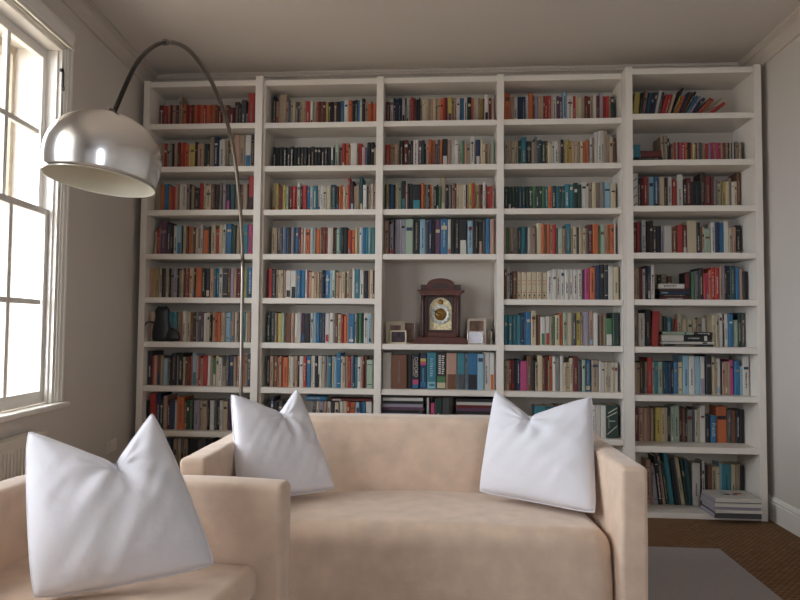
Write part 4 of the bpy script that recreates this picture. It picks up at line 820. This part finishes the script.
# tub armchair at the lower left, seen over its open side; local x towards its front
arm = tag(empty('armchair', (-.562, 2.285, FZ), math.radians(-4.5)), 'beige velvet armchair at the lower left with one white cushion', 'armchair')
CL, CWD, CT = .955, 1.24, .115       # depth, width, wall thickness
def shell_path():
    P = []; r = .13
    P += [(-k*.09, -CT/2, .705) for k in range(0, 8)]
    cx, cy = -CL+CT/2+r, -CT/2-r
    for k in range(0, 11):
        a = PI/2+PI/2*k/10; P.append((cx+r*math.cos(a), cy+r*math.sin(a), .705+.0*k/10))
    n = 6; y1 = -CWD+CT/2+r
    for k in range(1, n): P.append((-CL+CT/2, cy+(y1-cy)*k/n, .705))
    for k in range(0, 11):
        a = PI+PI/2*k/10; P.append((cx+r*math.cos(a), y1+r*math.sin(a), .705))
    P += [(-(7-k)*.09, -CWD+CT/2, .705) for k in range(0, 8)]
    return P
def shell():
    P = shell_path(); R = .024; prof = []
    def pf(h):
        o = [(-CT/2+.0, .03)]
        o += [(-CT/2, .03+(h-R-.03)*k/8) for k in range(1, 9)]
        o += [(-CT/2+R-R*math.cos(PI/2*k/5), h-R+R*math.sin(PI/2*k/5)) for k in range(1, 6)]
        o += [(0, h+.004)]
        o += [(CT/2-R+R*math.sin(PI/2*k/5), h-R+R*math.cos(PI/2*k/5)) for k in range(0, 6)]
        o += [(CT/2, .03+(h-R-.03)*(8-k)/8) for k in range(1, 9)]
        return o
    vs = []; n = len(pf(.7)); rings = []
    path = [(p, None) for p in P]
    # rounded ends: two extra shrunken rings at each open end
    def ring(i, off=0., shrink=0.):
        p = Vector((P[i][0], P[i][1])); a = Vector(P[max(i-1, 0)][:2]); c = Vector(P[min(i+1, len(P)-1)][:2]); t = (c-a).normalized()
        nrm = Vector((t.y, -t.x)); q = p+t*off; out = []
        for w, h in pf(P[i][2]-shrink):
            w2 = w*(1-shrink/(CT/2)); h2 = max(h, .03)
            v = Vector((q.x+nrm.x*w2, q.y+nrm.y*w2, h2)); out.append(wob(v, .004, 5))
        return out
    rings = [ring(0, -.022, .020), ring(0, -.018, .008), ring(0, -.008, .001)]+[ring(i) for i in range(len(P))]+[ring(len(P)-1, .008, .001), ring(len(P)-1, .018, .008), ring(len(P)-1, .022, .020)]
    vs = [v for r_ in rings for v in r_]; fs = []
    m = len(rings)
    for i in range(m-1):
        for k in range(n-1): fs.append((i*n+k, i*n+k+1, (i+1)*n+k+1, (i+1)*n+k))
        fs.append((i*n+n-1, i*n, (i+1)*n, (i+1)*n+n-1))
    fs.append(tuple(range(n-1, -1, -1))); fs.append(tuple((m-1)*n+k for k in range(n)))
    b = MB(); b.add(vs, fs, 0, True); return b.build('wraparound_back', M['velvet'], arm)
sh = shell()
soft_block('seat_base', M['velvet'], arm, -.90, -.055, -CWD+CT+.002, -CT-.002, .03, .335, .03, lambda p: wob(p, .003, 4), 3, (8, 8, 3))
def cush(p):
    p = Vector(p); u = (p.x+.48)/.42; v = (p.y+CWD/2)/(CWD/2-CT)
    p.z += .022*(1-min(1, u*u))*(1-min(1, v*v))*(1 if p.z > .4 else 0)
    return wob(p, .005, 4)
soft_block('seat_cushion', M['velvet'], arm, -.885, -.050, -CWD+CT+.004, -CT-.004, .337, .448, .038, cush, 5, (12, 12, 3))
for xx in (-.08, -.86):
    for yy in (-.09, -CWD+.09):
        b = MB(); b.lathe([(0, 0), (.018, 0), (.024, .032), (0, .032)], 12, 0, Matrix.Translation((xx, yy, 0))); b.build('foot', M['darkwood'], arm)

# ------------------------------------------------------------------ cushions: square covers chopped at the top so the corners stand up
def cushion(label, TL, TR, BR, BL, un, drop, thick, seed, sag=.02, lean=None):
    TL, TR, BR, BL = [Vector(p) for p in (TL, TR, BR, BL)]
    c = (TL+TR+BR+BL)/4
    nrm = (TR-BL).cross(TL-BR).normalized()
    if nrm.y > 0: nrm = -nrm                     # towards the room
    upv = ((TL+TR)-(BL+BR)).normalized(); rt = ((TR+BR)-(TL+BL)).normalized()
    n = 46; vs = []; fs = []
    rg = random.Random(seed)
    off = Vector((rg.uniform(0, 20), rg.uniform(0, 20), rg.uniform(0, 20)))
    def prof(t, k=.36): return max(0., 4*t*(1-t))**k
    idx = {}
    for side in (1, -1):
        for j in range(n+1):
            for i in range(n+1):
                u = i/n; v = j/n
                # denser samples near the seams
                u = .5-.5*math.cos(PI*u)*(.35)-.5*(1-2*u)*.65 if True else u
                v = .5-.5*math.cos(PI*v)*(.35)-.5*(1-2*v)*.65
                if side == -1 and (i in (0, n) or j in (0, n)): idx[(side, i, j)] = idx[(1, i, j)]; continue
                p = (BL*(1-u)+BR*u)*(1-v)+(TL*(1-u)+TR*u)*v
                # seams bow inwards between the corners
                p -= rt*((u-.5)*2)*sag*prof(v, 1)*abs(u-.5)*2
                p += upv*sag*.8*prof(u, 1)*(1-v)**2
                cn = (abs(2*u-1)*abs(2*v-1))**7; p += (c-p)*.03*cn
                # chopped top edge
                f = (u/un) if u < un else ((1-u)/(1-un)); f = max(0., f)**1.02
                rdg = 1/(1+((u-un)/.10)**2)
                p -= upv*drop*f*v**2.6
                t = thick*prof(u)*prof(v)*(1-.30*rdg*v**2)
                t *= 1-.35*(max(0, v-.55)/.45)**1.5*f
                # the crease that runs down from the chop
                cr = math.exp(-((u-un-(1-v)*.10*side)/.035)**2)*max(0., (v-.52)/.48)
                t -= thick*.45*cr*(1 if side > 0 else .6)
                # pulled folds in the ears and soft wrinkles
                q = Vector((u*3, v*3, side*2))+off
                w = noise.noise(q*1.3)*.013+noise.noise(Vector((u*9-v*7, (u+v)*2.0, side))+off)*.009
                d1 = abs(u-un)+.05
                w += math.sin((math.atan2(v-.85, u-un)*9)+off.x)*.007*math.exp(-((v-.8)**2+(u-un)**2)*9)
                w += math.sin((u*.7+v)*34+off.y+noise.noise(q)*4)*.004*max(0, 1-min(u, 1-u)*3.2)*v
                edge = prof(u, .5)*prof(v, .5)
                p = p+nrm*side*(t+w*edge)
                idx[(side, i, j)] = len(vs); vs.append(p)
    for side in (1, -1):
        for j in range(n):
            for i in range(n):
                f = (idx[(side, i, j)], idx[(side, i+1, j)], idx[(side, i+1, j+1)], idx[(side, i, j+1)])
                fs.append(f if side == 1 else f[::-1])
    low = min(v.z for v in vs)
    base = Vector((c.x, c.y, low))
    o = tag(empty('cushion', base), label, 'cushion', 'white cushions on the sofas')
    b = MB(); b.add([v-base for v in vs], fs, 0, True); bo = b.build('cover', M['cotton'], o)
    # stitched seam round the edge
    loop = [(1, i, 0) for i in range(n)]+[(1, n, j) for j in range(n)]+[(1, n-i, n) for i in range(n)]+[(1, 0, n-j) for j in range(n)]
    pts = [vs[idx[k]]-base for k in loop]; pts.append(pts[0])
    b = MB(); b.tube(pts, .0035, 6); b.build('seam', M['cotton'], o)
    return o
cushion('large white cushion with two pointed corners on the lower-left armchair', (-1.272, 1.90, .93), (-.952, 2.06, .972), (-.708, 1.99, .515), (-1.13, 1.74, .495), .60, .150, .094, 11, -.006)
cushion('white cushion leaning in the left corner of the sofa', (-1.02, 3.02, .935), (-.765, 3.30, .94), (-.520, 3.08, .485), (-.900, 2.80, .480), .64, .130, .082, 23, .003)
cushion('white cushion leaning in the right corner of the sofa', (.247, 3.33, .94), (.675, 3.06, .945), (.625, 2.78, .485), (.155, 3.08, .490), .40, .130, .086, 5, .004)

# ------------------------------------------------------------------ arc floor lamp
PATH = [(-1.219, 3.80, .05), (-1.22, 3.80, .5), (-1.22, 3.80, .87), (-1.221, 3.80, 1.15), (-1.222, 3.80, 1.41), (-1.222, 3.793, 1.65), (-1.221, 3.765, 1.80), (-1.218, 3.72, 1.941), (-1.216, 3.673, 2.051), (-1.214, 3.612, 2.175), (-1.21, 3.535, 2.278),
 (-1.206, 3.443, 2.360), (-1.201, 3.33, 2.428), (-1.196, 3.207, 2.475), (-1.191, 3.094, 2.503), (-1.186, 2.975, 2.515), (-1.18, 2.839, 2.512), (-1.175, 2.726, 2.491), (-1.171, 2.640, 2.464), (-1.168, 2.562, 2.43), (-1.164, 2.463, 2.374),
 (-1.159, 2.363, 2.298), (-1.156, 2.288, 2.222), (-1.153, 2.227, 2.140), (-1.158, 2.185, 2.060), (-1.170, 2.152, 1.975)]
lamp = tag(empty('arc_lamp', (-1.22, 3.80, .0005)), 'steel arc floor lamp with a big chrome dome shade', 'floor lamp')
def rel(p): return (p[0]+1.22, p[1]-3.80, p[2])
def smooth(P, k=4):
    o = []
    for i in range(len(P)-1):
        p0, p1, p2, p3 = [Vector(P[max(0, min(len(P)-1, i+d_))]) for d_ in (-1, 0, 1, 2)]
        for s in range(k):
            t = s/k; o.append(.5*((2*p1)+(p2-p0)*t+(2*p0-5*p1+4*p2-p3)*t*t+(3*p1-p0-3*p2+p3)*t**3))
    o.append(Vector(P[-1])); return o
sp_ = smooth([rel(p) for p in PATH])
split = min(range(len(sp_)), key=lambda i: (sp_[i]-Vector(rel((-1.168, 2.562, 2.43)))).length)
low = min(range(len(sp_)), key=lambda i: abs(sp_[i].z-1.65) + (100 if i > len(sp_)/2 else 0))
b = MB(); b.tube(sp_[:low+1], .0115, 14); b.build('stem', M['steel'], lamp)
b = MB(); b.tube(sp_[low:split+1], .0105, 14); b.build('arc_tube', M['steel'], lamp)
b = MB(); b.tube(sp_[split:], .0085, 14); b.build('arc_end', M['darksteel'], lamp)
b = MB(); b.tube([sp_[split]-(sp_[split+1]-sp_[split]).normalized()*.025, sp_[split]+(sp_[split+1]-sp_[split]).normalized()*.02], .0125, 14); b.build('joint_sleeve', M['steel'], lamp)
b = MB(); b.lathe([(0, 0), (.145, 0), (.15, .006), (.15, .05), (.144, .056), (0, .056)], 48); b.build('base', M['marble'], lamp, .0)
tilt = Matrix.Rotation(math.radians(5), 4, 'Y') @ Matrix.Rotation(math.radians(-5), 4, 'X')
R0 = .189
so = empty('shade', (0, 0, 0)); bpy.data.objects.remove(so)
top_h = .243
TOP = Vector(rel((-1.172, 2.15, 1.985)))
XS = Matrix.Translation(TOP) @ tilt @ Matrix.Translation((0, 0, -top_h))
def dome(R, zt):
    lowr = [(R*(.945+.055*math.sin(PI/2*k/6)), .004+.076*k/6) for k in range(7)]
    return lowr+[(R*math.cos(a)**.90, .08+(zt-.08)*math.sin(a)**.94) for a in [PI/2*k/28 for k in range(1, 28)]]
outer = [(R0*.945+.0015, 0), (R0*.945+.0015, .004)]+dome(R0, top_h)+[(.008, top_h-.0001), (0, top_h)]
b = MB(); b.lathe(outer, 72, 0, XS); shade = b.build('shade', M['chrome'], lamp)
inner = [(R0*.945+.0015, 0), (R0*.945-.003, 0)]+dome(R0-.003, top_h-.004)+[(0, top_h-.004)]
b = MB(); b.lathe(inner, 72, 0, XS); b.build('lining', M['lampwhite'], shade)
b = MB(); b.lathe([(0, .0), (.017, .0), (.020, -.01), (.020, -.065), (0, -.065)], 20, 0, XS @ Matrix.Translation((0, 0, top_h-.006))); b.build('bulb_holder', M['plastic'], shade)
b = MB(); b.lathe([(0, -.065), (.013, -.066), (.016, -.08), (.03, -.105), (.03, -.125), (.018, -.143), (0, -.148)], 20, 0, XS @ Matrix.Translation((0, 0, top_h-.006))); b.build('bulb', M['bulb'], shade)
b = MB(); b.lathe([(0, -.004), (.026, -.004), (.024, .004), (.012, .010), (.010, .022), (0, .022)], 24, 0, XS @ Matrix.Translation((0, 0, top_h))); b.build('finial', M['steel'], shade)

# ------------------------------------------------------------------ daylight and camera
w = bpy.data.worlds.new('overcast_sky'); S.world = w; w.use_nodes = True
nt = w.node_tree; bg = nt.nodes['Background']
tc = nt.nodes.new('ShaderNodeTexCoord'); sx = nt.nodes.new('ShaderNodeSeparateXYZ'); cr = nt.nodes.new('ShaderNodeValToRGB')
nt.links.new(tc.outputs['Generated'], sx.inputs[0]); nt.links.new(sx.outputs['Z'], cr.inputs[0]); nt.links.new(cr.outputs[0], bg.inputs[0])
cr.color_ramp.elements[0].position = 0.; cr.color_ramp.elements[0].color = (.78, .85, .95, 1)
cr.color_ramp.elements[1].position = .6; cr.color_ramp.elements[1].color = (.93, .97, 1., 1)
bg.inputs[1].default_value = SKY
WN = Matrix.Translation(WX) @ Matrix.Rotation(WR, 4, 'Z')
for i, (h0, h1) in enumerate((W1, W2, (-1.45, -.65))):
    L = bpy.data.lights.new('window_sky_portal', 'AREA'); L.shape = 'RECTANGLE'; L.size = h1-h0; L.size_y = WZ[1]-WZ[0]
    L.cycles.is_portal = True
    o = bpy.data.objects.new('window_sky_portal', L); COL.objects.link(o)
    c = WN @ Vector(((h0+h1)/2, TH+.1, (WZ[0]+WZ[1])/2)); inn = (WN.to_3x3() @ Vector((0, -1, 0))).normalized()
    if i == 2: c = Vector((1.05, FY-.2, 1.8)); inn = Vector((0, 1, 0))
    o.location = c; o.rotation_euler = inn.to_track_quat('-Z', 'Y').to_euler()

cam = bpy.data.cameras.new('camera'); co = bpy.data.objects.new('camera', cam); COL.objects.link(co)
yaw, pitch, roll = .0717794, .0440330, .0084488
f = Vector((-math.sin(yaw)*math.cos(pitch), math.cos(yaw)*math.cos(pitch), math.sin(pitch)))
r = Vector((math.cos(yaw), math.sin(yaw), 0)); u = r.cross(f)
r2 = r*math.cos(roll)+u*math.sin(roll); u2 = -r*math.sin(roll)+u*math.cos(roll)
co.matrix_world = Matrix.Translation((0, 0, 1.25)) @ Matrix((r2, u2, -f)).transposed().to_4x4()
cam.sensor_width = 36; cam.lens = 647/800*36; cam.clip_start = .05
S.camera = co
S.view_settings.view_transform = 'Standard'; S.view_settings.look = 'None'; S.view_settings.gamma = 1
S.view_settings.exposure = EXPO
S.cycles.max_bounces = 10; S.cycles.diffuse_bounces = 6; S.cycles.transparent_max_bounces = 12
